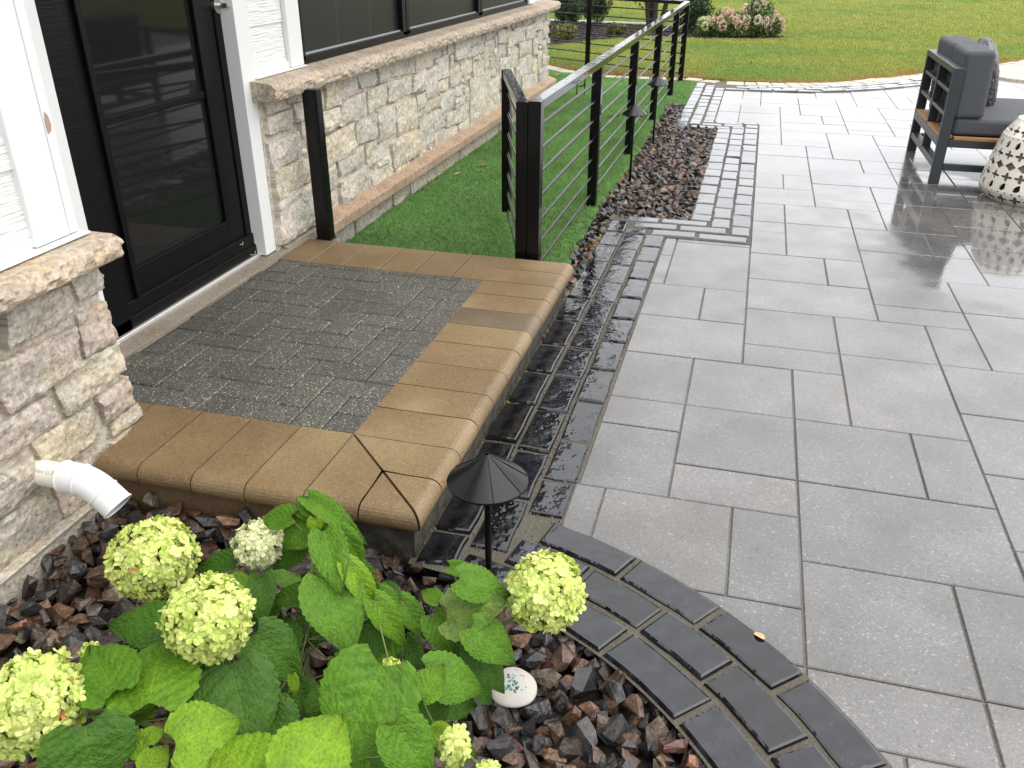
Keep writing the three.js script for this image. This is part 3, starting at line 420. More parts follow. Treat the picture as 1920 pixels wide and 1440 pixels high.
{ // band of black windows over the sill
  const X = -2.21; for (const [s0, s1] of [[4.05, 5.475], [5.485, 7.085], [7.095, 8.62]]) {
    const w = new THREE.Group(); w.name = 'window'; house.add(w); const F = (n, x0, x1, y0, y1, a, b, m = doorM) => mesh(n, box(x0, x1, y0, y1, -b, -a, 0.003), m, w), f = 0.055;
    F('frame', X - 0.02, X + 0.03, 0.987, 1.025, s0, s1); F('frame', X - 0.02, X + 0.03, 1.0, 2.3, s0, s0 + f); F('frame', X - 0.02, X + 0.03, 1.0, 2.3, s1 - f, s1); F('frame', X - 0.02, X + 0.03, 2.24, 2.3, s0, s1);
    F('pane', X - 0.01, X - 0.004, 1.03, 2.25, s0 + f, s1 - f, glassM); F('sash', X - 0.015, X + 0.012, 1.024, 1.034, s0 + f, s1 - f, M([0.3, 0.31, 0.31], 0.4)); F('screen', X - 0.004, X - 0.002, 1.033, 2.24, s0 + f, s1 - f, screenM);
    for (const t of [0.34, 0.67]) F('muntin', X - 0.016, X - 0.001, 1.03, 2.24, mix(s0 + f, s1 - f, t) - 0.008, mix(s0 + f, s1 - f, t) + 0.008, M([0.012, 0.012, 0.012], 0.5));
  }
}
{ const l = mesh('door_ledge', box(-2.245, -2.102, 0.05, 0.184, -3.81, -1.95, 0.006), concreteM); house.add(l); }
const MULCH = [[-7, -13.4], [-4.5, -13.8], [-3.25, -14.5], [-2.7, -15.5], [-2.0, -16.45], [-0.85, -16.35], [0.3, -16.7], [0.42, -17.1], [-0.1, -17.6], [-1.2, -18.2], [-2.3, -18.6], [-3.1, -18.85], [-7, -19.2]];

// ---------------------------------------------------------------- synthetic turf between house and railing
reseed(41);
const TURF = [[-2.2, -3.79], [-0.79, -3.79], [-0.838, -4.26], [-0.866, -5.35], [-0.835, -6.45], [-0.84, -8.3], [-0.85, -9.4], [-0.675, -9.42], [-0.675, -11.1], [-1.3, -11.1], [-2.0, -11.15], [-2.5, -11.6], [-3.2, -12.4], [-4.5, -12.6], [-4.5, -9.4], [-2.2, -9.4]];
const insideP = (P, x, z) => { let c = false; for (let i = 0, j = P.length - 1; i < P.length; j = i++) if ((P[i][1] > z) !== (P[j][1] > z) && x < (P[j][0] - P[i][0]) * (z - P[i][1]) / (P[j][1] - P[i][1]) + P[i][0]) c = !c; return c; };
function tuft(n, h, spread, wd) { const pos = [], idx = []; for (let i = 0; i < n; i++) { const a = rr(0, 6.28), b = rr(0, 6.28), r = rr(0, spread), x = Math.cos(a) * r, z = Math.sin(a) * r, l = h * rr(0.6, 1.1), lean = rr(0.1, 0.75) * l, cx = Math.cos(b), cz = Math.sin(b), w = wd * rr(0.7, 1.2), k = pos.length / 3; pos.push(x - cz * w, 0, z + cx * w, x + cz * w, 0, z - cx * w, x + cx * lean * 0.4 - cz * w * 0.8, l * 0.6, z + cz * lean * 0.4 + cx * w * 0.8, x + cx * lean * 0.4 + cz * w * 0.8, l * 0.6, z + cz * lean * 0.4 - cx * w * 0.8, x + cx * lean, l, z + cz * lean); idx.push(k, k + 1, k + 3, k, k + 3, k + 2, k + 2, k + 3, k + 4); } return geo(pos, idx); }
function scatter(name, g, m, spots, parent, tint) { // spots: [x, y, z, scale, turn]
  const o = new THREE.InstancedMesh(g, m, spots.length), d = new THREE.Object3D(), c = new THREE.Color();
  spots.forEach((s, i) => { d.position.set(s[0], s[1], s[2]); d.scale.set(s[3], s[5] ?? s[3], s[3]); d.rotation.set(0, s[4], 0); d.updateMatrix(); o.setMatrixAt(i, d.matrix); tint(c, s, i); o.setColorAt(i, c); });
  o.name = name; shade(o); o.userData.kind = 'stuff'; parent.add(o); return o;
}
{
  const t = structure('turf', 'bright green synthetic turf strip between stone wall and black railing');
  mesh('backing', sheet(TURF, 0.0), M([0.07, 0.19, 0.035], 0.9, { map: rockMap }), t);
  const g = tuft(9, 0.026, 0.02, 0.0013), spots = [];
  while (spots.length < 90000) { const x = rr(-2.6, -0.67), z = -3.79 - Math.pow(rnd(), 1.35) * 7.6; if (insideP(TURF, x, z)) spots.push([x, 0, z, rr(0.8, 1.2), rr(0, 6.28)]); }
  scatter('turf_blades', g, M([1, 1, 1], 0.6, { transmission: 0.25, thickness: 0 }), spots, t, (c, s) => { const n = fbm(s[0] * 3, s[2] * 3, 1, 3), k = rr(0.75, 1.25) * (1 + 0.35 * n); c.setRGB(0.19 * k + 0.02 * rnd(), 0.39 * k, 0.1 * k); });
}
{ // grass blades of the lawn, in patches of yellow and green
  const lawn = scene.getObjectByName('lawn'), g = tuft(9, 0.055, 0.06, 0.003), spots = [];
  const eT = new Map(); const edgeZ = (x) => { const k = Math.round(x * 20); if (!eT.has(k)) eT.set(k, edge0(k / 20)); return eT.get(k); }; const edge0 = (x) => { if (x < -0.35) return x < -2.1 ? -11.45 + (x + 2.1) * 0.95 : -11.42; let z = -11.4; for (let s = 0; s < 7; s += 0.15) { const q = farAt(s, 0.64); if (q[0] <= x) z = q[1]; } return z; };
  const inBed = (x, z) => insideP(MULCH, x, z);
  let n = 0; while (spots.length < 190000 && n++ < 900000) { const t = Math.pow(rnd(), 1.6), z = -11.3 - t * 22, hw = 0.62 * -z; const x = rr(-0.52 * -z, 0.52 * -z + 1); if (z > edgeZ(x) || inBed(x, z)) continue; spots.push([x, -0.012, z, (0.75 + 0.055 * (-z - 11)) * rr(0.8, 1.2), rr(0, 6.28), (0.7 + 0.02 * (-z - 11)) * rr(0.7, 1.15)]); }
  scatter('grass_blades', g, M([1, 1, 1], 0.7, { transmission: 0.3, thickness: 0 }), spots, lawn, (c, s) => { const p = fbm(s[0] * 0.55, s[2] * 0.8, 4, 4), q = fbm(s[0] * 2.3, s[2] * 2.3, 8, 3), d = edgeZ(s[0]) - s[2]; const edge = sstep(0.55, 0.1, d + q * 0.5), gr = 0.6 * sstep(-0.15, 0.5, p + 0.5 * q + 0.12 * sstep(4, 0.5, d)); const k = rr(0.75, 1.25); c.setRGB(mix(mix(0.32, 0.16, gr), 0.36, edge) * k, mix(mix(0.355, 0.3, gr), 0.26, edge) * k, mix(mix(0.055, 0.04, gr), 0.06, edge) * k); });
}

// ---------------------------------------------------------------- crushed rock beds
function chip(seed) { reseed(seed); const p = [], n = 11 + Math.floor(rnd() * 5), a = rr(0.75, 1.15), b = rr(0.42, 0.7), c = rr(0.6, 0.9); for (let i = 0; i < n; i++) { const v = V(rr(-1, 1), rr(-1, 1), rr(-1, 1)).normalize().multiplyScalar(rr(0.82, 1.08)); p.push(V(v.x * a, v.y * b, v.z * c)); } const g = new ConvexGeometry(p); g.computeBoundingBox(); return boxUV(g); }
const CHIPS = []; for (let i = 0; i < 14; i++) CHIPS.push(chip(500 + i));
const ROCK_COL = [[0.032, 0.032, 0.036], [0.045, 0.045, 0.05], [0.07, 0.068, 0.07], [0.024, 0.024, 0.026], [0.055, 0.042, 0.035], [0.11, 0.074, 0.054], [0.14, 0.088, 0.058], [0.105, 0.097, 0.086], [0.2, 0.115, 0.068], [0.2, 0.165, 0.12], [0.3, 0.15, 0.08], [0.12, 0.05, 0.042]];
const ROCK_WT = [10, 11, 11, 7, 12, 15, 13, 9, 8, 4, 4, 4];
const rockBump = tex(256, (u, v) => [0.5 + 0.7 * fbmT(u, v, 6, 4, 191)], false, 2.2);
const rockMap2 = rockMap.clone(); rockMap2.repeat.set(0.5, 0.5); rockMap2.needsUpdate = true;
const ROCK_M = ROCK_COL.map((c, i) => M(c, i === 3 || i === 0 ? 0.26 : 0.42, { map: rockMap2, bumpMap: rockBump, bumpScale: 0.0035 }));
const pick = (w) => { let t = rnd() * w.reduce((a, b) => a + b); for (let i = 0; i < w.length; i++) { t -= w[i]; if (t < 0) return i; } return 0; };
function rockBed(bed, spots, keep) { // spots: [x, y, z, size]; the ones that show largest are single stones
  const score = (s) => s[3] / Math.hypot(s[0], s[1] - EYE, s[2]) * (s[1] > -0.04 ? 1 : 0.55);
  spots.sort((a, b) => score(b) - score(a));
  const d = new THREE.Object3D(), rest = CHIPS.map(() => []);
  spots.forEach((s, i) => {
    d.position.set(s[0], s[1], s[2]); d.rotation.set(rr(-0.75, 0.75), rr(0, 6.28), rr(-0.75, 0.75)); const z = s[3] * 0.5; d.scale.set(z * rr(0.85, 1.25), z * rr(0.85, 1.15), z * rr(0.85, 1.15)); d.updateMatrix();
    const k = Math.floor(rnd() * CHIPS.length), c = pick(ROCK_WT);
    if (i < keep) { const o = mesh('rock', CHIPS[k], ROCK_M[c], bed); d.matrix.decompose(o.position, o.quaternion, o.scale); } else rest[k].push([d.matrix.clone(), c]);
  });
  rest.forEach((L, k) => { if (!L.length) return; const o = new THREE.InstancedMesh(CHIPS[k], M([1, 1, 1], 0.4, { map: rockMap2, bumpMap: rockBump, bumpScale: 0.0035 }), L.length); L.forEach(([m, c], i) => { o.setMatrixAt(i, m); o.setColorAt(i, lin(...ROCK_COL[c])); }); o.name = 'small_rocks'; o.userData.kind = 'stuff'; shade(o); bed.add(o); });
}
reseed(51);
{
  const b = structure('rock_bed', 'planting bed of wet black and brown crushed rock', 'rock bed');
  const inB = (x, z) => x > -1.73 && z > -1.745 && !(x > -0.6 && Math.hypot(x - ARC.x, z - ARC.z) > 1.118) && !(x <= -0.6 && x > -0.76 && z < -1.77) && z < -0.35;
  const S = []; let n = 0;
  for (const [lo, hi, rad, max, y0] of [[0.078, 0.105, 0.068, 170, -0.016], [0.06, 0.082, 0.047, 560, -0.018], [0.046, 0.064, 0.024, 1400, -0.024], [0.06, 0.08, 0, 1700, -0.046]]) { const L = []; n = 0; while (L.length < max && n++ < 70000) { const x = rr(-1.76, 0.36), z = rr(-1.76, -0.4); if (!inB(x, z) || (rad > 0.03 && x > -0.6 && Math.hypot(x - ARC.x, z - ARC.z) > 1.125 - rad)) continue; if (rad) { let ok = true; for (const s of S) if (Math.hypot(s[0] - x, s[2] - z) < (rad + s[4]) * 0.62) { ok = false; break; } if (ok) for (const s of L) if (Math.hypot(s[0] - x, s[2] - z) < rad * 0.95) { ok = false; break; } if (!ok) continue; } const lift = 0.055 * sstep(-1.3, -1.66, z) * sstep(-0.72, -0.95, x) + 0.006 * sstep(0.95, 1.08, Math.hypot(x - ARC.x, z - ARC.z)) * (x > -0.6 ? 1 : 0); L.push([x, y0 + lift * (rad ? 1 : 0.75) + rr(-0.008, 0.016), z, rr(lo, hi), rad || 0.001]); if (lift > 0.02 && rad) L.push([x + rr(-0.02, 0.02), y0 + lift * 0.35, z + rr(-0.02, 0.02), rr(lo, hi), 0.001]); } S.push(...L); }
  rockBed(b, S, 300);
}
reseed(52);
{
  const b = structure('rock_strip', 'strip of brown and black crushed rock beside the turf', 'rock bed');
  const R1 = [[-0.845, -4.3], [-0.8, -3.78], [-0.76, -3.25], [-0.745, -3.25], [-0.745, -5.23], [-0.28, -5.23], [-0.28, -8.22], [-0.67, -8.22], [-0.67, -9.42], [-0.85, -9.42], [-0.84, -8.3], [-0.835, -6.45], [-0.868, -5.35]];
  const S = []; let n = 0; for (const [rad, max, y0] of [[0.036, 1100, -0.002], [0.024, 1100, -0.025]]) { const L = []; n = 0; while (L.length < max && n++ < 50000) { const x = rr(-0.88, -0.27), z = rr(-9.45, -3.2); if (!insideP(R1, x, z) || !L.every((s) => Math.hypot(s[0] - x, s[2] - z) > rad)) continue; L.push([x, y0 + rr(-0.008, 0.014), z, rr(0.05, 0.078), rad]); } S.push(...L); }
  rockBed(b, S, 300);
}

// ---------------------------------------------------------------- railing, gate, posts
reseed(61);
const RAILS = [0.783, 0.672, 0.56, 0.445, 0.325, 0.212, 0.1];
function drops(a, b, w, y, n, parent) { const g = []; for (let i = 0; i < n; i++) { const t = rnd(), p = a.clone().lerp(b, t), d = b.clone().sub(a).normalize(), s = V(d.z, 0, -d.x).multiplyScalar(rr(-w, w)); const r = rr(0.0015, 0.004), q = new THREE.SphereGeometry(r, 7, 4, 0, 6.3, 0, 1.57); q.scale(1, 0.5, 1); q.translate(p.x + s.x, y, p.z + s.z); g.push(q); } const m = mesh('rain_drops', mergeGeometries(g), M([0.5, 0.52, 0.54], 0.02, { transmission: 0.6, thickness: 0.002, ior: 1.33 }), parent); m.userData.kind = 'stuff'; }
{
  const A = V(-0.933, 0, -3.865), B = V(-0.868, 0, -11.1), f = thing('metal_railing', 'black metal railing with thin horizontal bars along the turf', 'railing', [A.x, 0, A.z]);
  const L = (v) => v.clone().sub(V(A.x, 0, A.z)), Z = [-3.865, -5.39, -6.94, -8.45, -9.95, -11.1], pos = Z.map((z) => V(mix(A.x, B.x, (z - A.z) / (B.z - A.z)), 0, z));
  const C = V(-2.17, 0, -11.86), D = V(-3.5, 0, -12.63), E2 = [...pos, C, D];
  E2.forEach((p, i) => mesh('post', box(L(p).x - 0.03, L(p).x + 0.03, -0.04, i === 0 ? 0.905 : 0.865, L(p).z - 0.03, L(p).z + 0.03, 0.003), ironM, f));
  for (let i = 0; i + 1 < E2.length; i++) { const p = L(E2[i]), q = L(E2[i + 1]), d = q.clone().sub(p).normalize().multiplyScalar(i === 0 ? 0.029 : 0); const a = p.clone().add(d).setY(0.885), b = q.clone().setY(0.885); mesh('top_rail', bar(a, b, 0.058, 0.04), wetIronM, f); for (const y of RAILS) mesh('bar', rod(p.clone().setY(y), q.clone().setY(y), 0.0075, 10), ironM, f); }
  drops(L(pos[0]), L(pos[2]), 0.024, 0.905, 70, f);
}
{
  const H = V(-0.993, 0, -3.862), T = V(-1.352, 0, -4.88), g = thing('garden_gate', 'black metal gate swung open over the turf', 'gate', [H.x, 0, H.z]);
  const a = V(0, 0, 0), b = T.clone().sub(H), d = b.clone().normalize();
  mesh('stile', bar(a.clone().setY(0.1), a.clone().setY(0.9), 0.054, 0.054), ironM, g); mesh('stile', bar(b.clone().setY(0.08), b.clone().setY(0.895), 0.05, 0.05), ironM, g);
  mesh('top_rail', bar(d.clone().multiplyScalar(0.026).setY(0.878), b.clone().addScaledVector(d, -0.024).setY(0.878), 0.05, 0.04), ironM, g);
  for (const y of RAILS) mesh('bar', rod(a.clone().setY(y), b.clone().setY(y + 0.002), 0.0075, 10), ironM, g);
  mesh('latch', box(-0.012, 0.012, 0.72, 0.83, 0.024, 0.034, 0.003), ironM, g);
  drops(a, b, 0.02, 0.898, 110, g);
}
{ const p = thing('gate_post', 'single black metal post standing against the stone wall', 'post', [-2.02, TOP, -3.82]); mesh('shaft', box(-0.038, 0.038, 0, 0.735, -0.028, 0.028, 0.003), ironM, p); mesh('base_plate', box(-0.045, 0.045, 0, 0.006, -0.034, 0.034, 0.002), ironM, p); }

// ---------------------------------------------------------------- path lights
function pathLight(pos, H, R, label) {
  const p = thing('path_light', label, 'path light', pos.toArray(), 'black cone path lights');
  const prof = [[0.004, H], [R * 0.5, H - R * 0.36], [R, H - R * 0.73], [R + 0.001, H - R * 0.76], [R, H - R * 0.8], [R - 0.003, H - R * 0.8], [R - 0.004, H - R * 0.74], [0.012, H - 0.02]].map(([a, b]) => new THREE.Vector2(a, b));
  const hat = mesh('shade', new THREE.LatheGeometry(prof, 40), M([0.004, 0.004, 0.005], 0.3, { specularIntensity: 0.7 }), p);
  for (let i = 0; i < 8; i++) { const a = i * Math.PI / 4 + 0.35; mesh('rib', rod(V(Math.cos(a) * 0.006, H - 0.002, Math.sin(a) * 0.006), V(Math.cos(a) * R, H - R * 0.725, Math.sin(a) * R), 0.0013, 6), ironM, hat); }
  mesh('stem', capped(V(0, -0.06, 0), V(0, H - 0.03, 0), 0.0085, 12), ironM, p); mesh('socket', capped(V(0, H - R * 0.95, 0), V(0, H - 0.02, 0), 0.02, 16), ironM, p);
}
{ const b = at(917, 1150, 0); pathLight(b, atZ(921, 853, b.z).y, 0.096, 'black cone path light rising beside the white hydrangea blooms'); }
pathLight(V(-0.773, 0, -6.11), 0.54, 0.088, 'black cone path light in the rock strip, second post of the railing behind it');
pathLight(V(-0.767, 0, -7.46), 0.548, 0.088, 'black cone path light farther along the rock strip near the lawn');

// ---------------------------------------------------------------- drain pipe through the wall
{
  const P0 = V(-1.755, 0.24, -1.555), R = 0.036, p = thing('drain_pipe', 'white plastic drain pipe elbow sticking out of the stone wall', 'pipe', P0.toArray());
  const cv = document.createElement('canvas'); cv.width = 1024; cv.height = 1316; const c = cv.getContext('2d'); c.fillStyle = '#ece7d8'; c.fillRect(0, 0, 1024, 1316); // canvas x runs along the pipe, y round it
  c.fillStyle = '#77756c'; c.font = 'italic 92px sans-serif'; c.textBaseline = 'middle'; c.fillText('dwv U.P. code', 500, 690);
  const t = new THREE.CanvasTexture(cv); t.colorSpace = THREE.SRGBColorSpace;
  const n = 36, pos = [], uv = [], idx = []; for (let k = 0; k <= 1; k++) for (let i = 0; i <= n; i++) { const a = i / n * Math.PI * 2; pos.push(mix(-0.1, 0.1, k), R * Math.sin(a), R * Math.cos(a)); uv.push(k, a / (Math.PI * 2) + 0.35); if (i < n && !k) idx.push(i, i + n + 1, i + n + 2, i, i + n + 2, i + 1); }
  mesh('pipe', geo(pos, idx, uv), M([1, 1, 1], 0.35, { map: t }), p);
  const cur = new THREE.CatmullRomCurve3([V(0.072, 0, 0), V(0.105, 0, 0), V(0.14, -0.005, 0), V(0.172, -0.019, 0.002), V(0.2, -0.04, 0.004), V(0.228, -0.064, 0.006)]);
  mesh('elbow', new THREE.TubeGeometry(cur, 24, R + 0.008, 30, false), pvcM, p); mesh('elbow_lining', new THREE.TubeGeometry(cur, 24, R + 0.001, 24, false), M([0.5, 0.5, 0.5], 0.5), p);
  const ring = (u, w) => { const q = cur.getPointAt(u), d = cur.getTangentAt(u), g = new THREE.TorusGeometry(R + 0.007, w, 8, 36); g.applyQuaternion(new THREE.Quaternion().setFromUnitVectors(V(0, 0, 1), d)); g.translate(q.x, q.y, q.z); return g; };
  mesh('collar', mergeGeometries([ring(0.002, 0.0035), ring(0.3, 0.0042), ring(0.7, 0.004), ring(0.998, 0.0035)]), pvcM, p);
  for (const [u, a] of [[0.36, 2.2], [0.75, 2.2]]) { const q = cur.getPointAt(u); const g = new THREE.SphereGeometry(0.004, 8, 6); g.translate(q.x, q.y - 0.028, q.z + 0.034); mesh('stud', g, pvcM, p); }
}

// ---------------------------------------------------------------- garden sofa and drum stool
reseed(71);
const SX = 1.335, SZ = -6.66, SL = 1.12;
{
  const s = thing('outdoor_sofa', 'charcoal aluminium sofa frame with teak rails on wet patio', 'sofa', [SX, 0, SZ]);
  const P = (n, x0, x1, y0, y1, z0, z1, m = aluminiumM) => mesh(n, box(x0, x1, y0, y1, z0, z1, 0.004), m, s), t = 0.03;
  for (const z of [0, -SL]) P('leg', -0.035, 0.035, 0, 0.785, z - 0.02, z + 0.02);
  P('back_upright', -0.03, 0.03, 0.13, 0.745, -SL / 2 - 0.02, -SL / 2 + 0.02);
  P('top_rail', -0.036, 0.036, 0.745, 0.787, -SL + 0.021, -0.021); for (const y of [0.625, 0.475]) P('back_slat', -0.028, 0.028, y - 0.012, y + 0.012, -SL + 0.021, -0.021);
  P('seat_rail', -0.036, 0.036, 0.262, 0.315, -SL + 0.021, -0.021); P('lower_rail', -0.03, 0.03, 0.11, 0.155, -SL + 0.021, -0.021);
  for (const [a, b] of [[-SL + 0.021, -SL / 2 - 0.021], [-SL / 2 + 0.021, -0.021]]) P('teak_rail', -0.034, 0.06, 0.3155, 0.337, a, b, teakM);
  for (const z of [0, -SL]) { P('side_rail', 0.036, 0.76, 0.262, 0.312, z - 0.018, z + 0.018); P('teak_rail', 0.062, 0.76, 0.3125, 0.336, z - 0.02, z + 0.02, teakM); P('lower_rail', 0.036, 0.74, 0.1, 0.145, z - 0.016, z + 0.016); P('leg', 0.74, 0.8, 0, 0.262, z - 0.02, z + 0.02); }
  P('seat_rail', 0.742, 0.798, 0.2625, 0.311, -SL + 0.021, -0.021); for (let i = 1; i < 6; i++) P('seat_slat', 0.037, 0.741, 0.27, 0.295, -SL * i / 6 - 0.02, -SL * i / 6 + 0.02);
}
function cushion(w, h, d, r, puff) { const g = new RoundedBoxGeometry(w, h, d, 6, r), p = g.attributes.position; const v = V(); for (let i = 0; i < p.count; i++) { v.fromBufferAttribute(p, i); const a = (2 * v.x / w), b = (2 * v.y / h), c = (2 * v.z / d), k = (x) => 1 - x * x; v.x += Math.sign(v.x) * puff * Math.max(0, k(b)) * Math.max(0, k(c)) * Math.abs(a); v.y += Math.sign(v.y) * puff * Math.max(0, k(a)) * Math.max(0, k(c)) * Math.abs(b); v.z += Math.sign(v.z) * puff * 0.6 * Math.max(0, k(a)) * Math.max(0, k(b)) * Math.abs(c); v.x += 0.004 * noise(v.x * 9, v.y * 9, v.z * 9); v.y += 0.004 * noise(v.x * 9 + 9, v.y * 9, v.z * 9); p.setXYZ(i, v.x, v.y, v.z); } g.computeVertexNormals(); return boxUV(g); }
const piping = (w, h, d, r) => { // a sewn welt round both faces
  const g = []; for (const s of [-1, 1]) { const q = new THREE.Shape(), W = h / 2 - r * 0.3, D = d / 2 - r * 0.3, rd = r; const pts = []; for (let k = 0; k < 4; k++) for (let a = 0; a <= 4; a++) { const an = k * Math.PI / 2 + a / 4 * Math.PI / 2, sy = [1, 1, -1, -1][k], sz = [1, -1, -1, 1][k]; pts.push(V(s * (w / 2 - r * 0.28), sy * (W - rd) + rd * Math.cos(an), sz * (D - rd) + rd * Math.sin(an) * (1))); } g.push(new THREE.TubeGeometry(new THREE.CatmullRomCurve3(pts.map((p) => p), true), 60, 0.004, 6, true)); } return mergeGeometries(g); };
{
  const seat = thing('seat_cushion', 'long flat grey seat cushion lying on the sofa frame', 'cushion', [SX + 0.42, 0.395, SZ - SL / 2]); mesh('cover', cushion(0.74, 0.115, SL - 0.06, 0.03, 0.006), clothM, seat);
  for (const [i, l] of [[0, 'upright grey back cushion beside the patterned drum stool'], [1, 'upright grey back cushion at the lawn end of the sofa']]) {
    const c = thing('back_cushion', l, 'cushion', [SX + 0.128, 0.672, SZ - SL * (0.25 + 0.5 * i) + (i ? 0.02 : 0.0)], 'sofa back cushions'); mesh('cover', cushion(0.19, 0.44, 0.522, 0.03, 0.005), clothM, c); c.rotation.z = 0.035; c.rotation.y = i ? 0.03 : -0.015;
  }
  const pw = thing('throw_pillow', 'crinkled silvery grey throw pillow behind the sofa cushions', 'pillow', [SX + 0.335, 0.655, SZ - SL * 0.7]);
  const g = new THREE.SphereGeometry(1, 48, 32), p = g.attributes.position; for (let i = 0; i < p.count; i++) { let x = p.getX(i), y = p.getY(i), z = p.getZ(i); const sq = (v) => Math.sign(v) * Math.pow(Math.abs(v), 0.55); const k = 1 + 0.05 * fbm(x * 7, y * 7, z * 7, 3) + 0.03 * noise(x * 22, y * 22, z * 22); p.setXYZ(i, x * 0.085 * k, sq(y) * 0.235 * k, sq(z) * 0.235 * k); } g.computeVertexNormals();
  mesh('cover', boxUV(g), M([0.09, 0.09, 0.095], 0.28, { bumpMap: stoneBump, bumpScale: 0.02, metalness: 0.35 }), pw); pw.rotation.z = 0.22; pw.rotation.x = 0.35;
}
{ // pierced ceramic drum stool: every opening is a hole in the shell
  const c = at(1921, 371, 0), C = thing('drum_stool', 'white ceramic drum stool pierced with diamonds and teardrops', 'stool', [c.x, 0, c.z]);
  const H = 0.52, rad = (y) => { const t = y / H; return t < 0.16 ? mix(0.248, 0.3, Math.sin(t / 0.16 * Math.PI / 2)) : t < 0.8 ? mix(0.3, 0.232, Math.pow((t - 0.16) / 0.64, 1.25)) : mix(0.232, 0.165, (t - 0.8) / 0.2); };
  const N = 20, TH = 0.014; const rows = [[0.0, 0.066, 'star'], [0.066, 0.085, 'dots'], [0.085, 0.142, 'drop'], [0.142, 0.208, 'star'], [0.208, 0.274, 'diamond'], [0.274, 0.34, 'star2'], [0.34, 0.397, 'drop'], [0.397, 0.416, 'dots'], [0.416, 0.482, 'star'], [0.482, 0.52, 'none']];
  const bend = (g) => { const p = g.attributes.position; for (let i = 0; i < p.count; i++) { const a = p.getX(i), y = p.getY(i), d = p.getZ(i), r = rad(y) - TH + d; p.setXYZ(i, Math.sin(a) * r, y, Math.cos(a) * r); } g.computeVertexNormals(); return g; };
  rows.forEach(([y0, y1, kind], ri) => {
    const gs = [], n = kind === 'dots' ? N * 2 : N, w = Math.PI * 2 / n, hh = (y1 - y0) / 2, off = (kind === 'star2' ? 0.5 : 0) * w;
    for (let k = 0; k < n; k++) { const a0 = k * w + off, cx = a0 + w / 2, cy = (y0 + y1) / 2, s = new THREE.Shape(); const B = []; for (let i = 0; i <= 6; i++) B.push([a0 + w * i / 6, y0]); for (let i = 1; i <= 4; i++) B.push([a0 + w, mix(y0, y1, i / 4)]); for (let i = 1; i <= 6; i++) B.push([a0 + w - w * i / 6, y1]); for (let i = 1; i < 4; i++) B.push([a0, mix(y1, y0, i / 4)]); s.setFromPoints(B.map(([x, y]) => new THREE.Vector2(x, y)));
      const hole = (f, m = 20) => { const q = []; for (let i = 0; i < m; i++) { const [x, y] = f(i / m * Math.PI * 2); q.push(new THREE.Vector2(cx + x * w, cy + y * hh)); } const h = new THREE.Path(); h.setFromPoints(q); s.holes.push(h); };
      const star = (e, q) => (a) => { const r = Math.pow(Math.abs(Math.cos(2 * a)), 1.4) * 0.65 + 0.35; return [Math.cos(a) * r * e, Math.sin(a) * r * q]; };
      if (kind === 'star' || kind === 'star2') hole(star(0.45, 0.92), 28); if (kind === 'diamond') hole((a) => { const r = 1 / (Math.abs(Math.cos(a)) + Math.abs(Math.sin(a))); return [Math.cos(a) * r * 0.46, Math.sin(a) * r * 0.92]; }, 24);
      if (kind === 'dots') hole((a) => [Math.cos(a) * 0.17, Math.sin(a) * 0.55], 12); if (kind === 'drop') hole((a) => { const y = Math.sin(a), r = 0.27 * (1 - 0.5 * (y * 0.5 + 0.5)); return [Math.cos(a) * r + 0.13 * y * Math.abs(y) - 0.02, y * 0.86]; }, 24);
      gs.push(bend(new THREE.ExtrudeGeometry(s, { depth: TH, bevelEnabled: false, steps: 1 }))); }
    mesh('pierced_band', mergeGeometries(gs), ceramicM, C);
    if (kind !== 'none') { const q = []; for (let i = 0; i <= 4; i++) { const y = mix(y0 + 0.0005, y1 - 0.0005, i / 4); q.push(new THREE.Vector2(rad(y) - TH - 0.012, y)); } mesh('inner_wall', new THREE.LatheGeometry(q, 64), kind === 'drop' || kind === 'dots' ? hollowM : clayM, C); }
  });
  const lid = []; for (let i = 0; i <= 6; i++) lid.push(new THREE.Vector2(mix(0.0001, rad(H), i / 6), H + 0.012 * Math.cos(i / 6 * 1.57))); mesh('seat', new THREE.LatheGeometry(lid, 64), ceramicM, C);
}

// ---------------------------------------------------------------- mulch bed and shrubs on the lawn
reseed(81);
{
  const b = structure('mulch_bed', 'dark bark mulch bed with shrubs on the lawn', 'mulch bed');
  mesh('mulch_soil', sheet(MULCH, 0.0), M([0.035, 0.026, 0.022], 0.95, { map: rockMap, bumpMap: midBump, bumpScale: 0.02 }), b);
  const g = new THREE.BoxGeometry(0.07, 0.014, 0.022), S = []; while (S.length < 5200) { const x = rr(-7, 0.5), z = rr(-19.3, -13.5); if (insideP(MULCH, x, z)) S.push([x, rr(0.004, 0.02), z, rr(0.6, 1.4), rr(0, 6.28)]); }
  scatter('bark_chips', g, M([1, 1, 1], 0.9), S, b, (c) => { const k = rr(0.6, 1.6); c.setRGB(0.04 * k, 0.03 * k, 0.027 * k); });
  const path = structure('path', 'pale concrete path crossing the lawn behind the mulch bed'); mesh('slab', slab([[-8, -19.3], [-2.2, -18.75], [-2.1, -19.1], [-8, -19.75]], -0.03, 0.02, 0.01), M([0.55, 0.55, 0.53], 0.5, { map: paverMap }), path);
  const pad = structure('stone_pad', 'cream stone pad at the edge of the lawn beside the sofa', 'stone pad'); const c = at(1925, 141, 0); const P = []; for (let i = 0; i < 14; i++) { const a = i / 14 * 6.283; P.push([c.x + 0.55 * Math.cos(a) * (1 + 0.06 * Math.sin(3 * a)), c.z + 0.75 * Math.sin(a)]); } mesh('slab', slab(P, -0.05, 0.03, 0.01, () => 0, false), creamM[2], pad);
}
